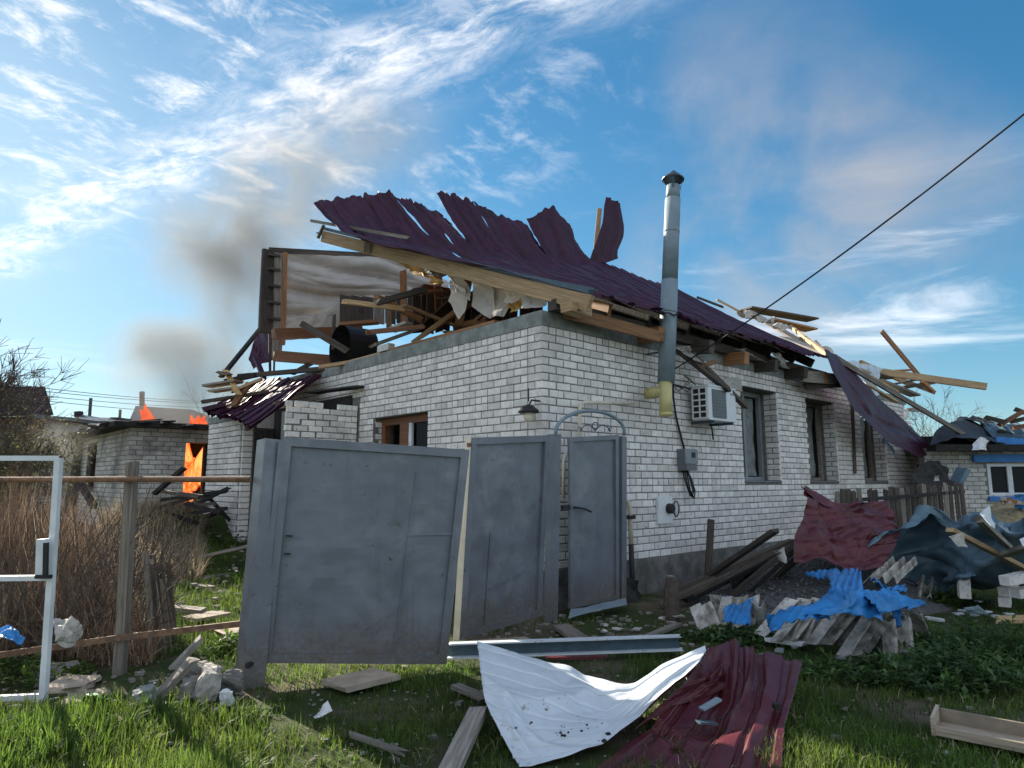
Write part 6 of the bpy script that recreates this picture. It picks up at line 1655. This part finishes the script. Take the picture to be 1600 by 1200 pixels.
# leafy weeds
def leafy(n, cen, rx, ry, h, seed, m, name, label, kind='stuff', cat='weeds', ls=(.02, .05)):
    r = random.Random(seed); mb = MB()
    for k in range(n):
        a, q_ = r.uniform(0, 6.28), math.sqrt(r.random())
        c = Vector(cen) + Vector((math.cos(a) * rx * q_, math.sin(a) * ry * q_, 0)); hh = h * (1.05 - q_ * .7) * r.uniform(.35, 1.1)
        c.z = gz(c.x, c.y)
        top = c + Vector((r.gauss(0, .05), r.gauss(0, .05), hh)); mb.tube([c, top], [.004, .002], 3, cap=False)
        for j in range(9):
            b0 = c.lerp(top, r.uniform(.25, 1)); s_ = r.uniform(*ls)
            d = Vector((r.gauss(0, 1), r.gauss(0, 1), r.uniform(-.1, .9))).normalized(); w = d.cross(ZUP).normalized()
            t_ = b0 + d * s_ * 2.1 - ZUP * s_ * .3
            mid = b0 + d * s_
            mb.quad_faces([b0, mid + w * s_ * .42, t_, mid - w * s_ * .42], [[0, 1, 2, 3]])
    return obj(name, mb, m, label=label, cat=cat, kind=kind)
leafy(330, G(1465, 1062), .75, .38, .30, 1, 'weed', 'weed_clump', 'leafy green weed clump in front of the slate row', kind='thing', cat='weeds')
leafy(420, G(1560, 1030), .9, .55, .40, 2, 'weed', 'weed_clump', 'tallest leafy weed clump behind the wooden trough', kind='thing', cat='weeds')
leafy(60, G(1290, 1045), .6, .22, .16, 3, 'weed', 'weed_clump', 'low weed clump under the longest slate shard', kind='thing', cat='weeds')
leafy(130, G(1140, 1000), .5, .18, .14, 4, 'weed', 'weed_clump', 'low weed clump before the small slates', kind='thing', cat='weeds')
leafy(120, G(1480, 940), .4, .25, .22, 6, 'weed', 'weed_clump', 'weed clump at the foot of the navy tarp', kind='thing', cat='weeds')
leafy(70, G(310, 858), .45, .3, .34, 7, 'grass', 'weed_clump', 'sunlit green weed clump at the foot of the annex pillar', kind='thing', cat='weeds')
leafy(60, G(375, 880), .3, .2, .26, 8, 'grass', 'weed_clump', 'sunlit green weed clump beside the doorway', kind='thing', cat='weeds')
leafy(60, G(362, 1020), .2, .15, .22, 9, 'grass', 'weed_clump', 'sunlit green weed clump against the thick gate post', kind='thing', cat='weeds')
leafy(90, G(30, 1060), .5, .35, .22, 10, 'grass', 'weed_clump', 'green weed clump under the brush at the left edge', kind='thing', cat='weeds')
# ------------------------------------------------------------------ smoke
def smoke_mat():
    m = bpy.data.materials.new('smoke'); m.use_nodes = True
    nt = m.node_tree; nt.nodes.clear(); b = NB(nt)
    oc = b.n('ShaderNodeTexCoord').outputs['Object']
    pos = b.n('ShaderNodeNewGeometry').outputs['Position']
    r_ = b.v('LENGTH', oc)
    fall = b.ss(r_, .25, 1.0, 1.0, 0.0)
    n1 = b.noise(pos, .42, 5, .62, .7)
    den = b.m('MULTIPLY', fall, b.ss(n1, .30, .64))
    oi = b.n('ShaderNodeObjectInfo')
    pv = b.n('ShaderNodeVolumePrincipled')
    pv.inputs['Color'].default_value = (.60, .56, .50, 1)
    pv.inputs['Anisotropy'].default_value = 0.0
    sepc = b.n('ShaderNodeSeparateColor'); nt.links.new(oi.outputs['Color'], sepc.inputs[0])
    b.put(pv.inputs['Density'], b.m('MULTIPLY', den, sepc.outputs[0]))
    o = b.n('ShaderNodeOutputMaterial'); nt.links.new(pv.outputs[0], o.inputs['Volume']); MATS['smoke'] = m
smoke_mat()
import bmesh
def ico():
    bm = bmesh.new(); bmesh.ops.create_icosphere(bm, subdivisions=2, radius=1.0)
    me = bpy.data.meshes.new('smoke_puff'); bm.to_mesh(me); bm.free(); me.materials.append(MATS['smoke']); return me
SM = ico()
smoke = thing('smoke', 'brownish smoke plume rising from the burning outbuilding', 'smoke', OH(2, 2, 2.5)); smoke['kind'] = 'stuff'
for (x, y, Y, a, c, d) in ((300, 650, 17, 1.3, 1.6, .34), (255, 615, 18, 1.9, 1.4, .20), (320, 590, 19, 1.7, 2.2, .34), (225, 560, 21, 1.6, 1.4, .30), (370, 520, 22, 2.0, 3.0, .34), (335, 390, 26, 3.3, 3.2, .27), (400, 400, 26, 2.8, 3.8, .26), (440, 300, 28, 3.8, 3.6, .20), (560, 225, 30, 5.5, 3.6, .08), (260, 545, 20, 2.0, 1.3, .5), (70, 705, 12.4, .5, .7, .7), (100, 690, 13.4, .8, .6, .4)):
    o = bpy.data.objects.new('smoke_puff', SM); COL.objects.link(o); adopt(o, smoke)
    o.matrix_basis = Matrix.Translation(AY(x, y, Y)) @ Matrix.Diagonal((a, a, c, 1)); o.color = (d * 1.5, d, d, 1)
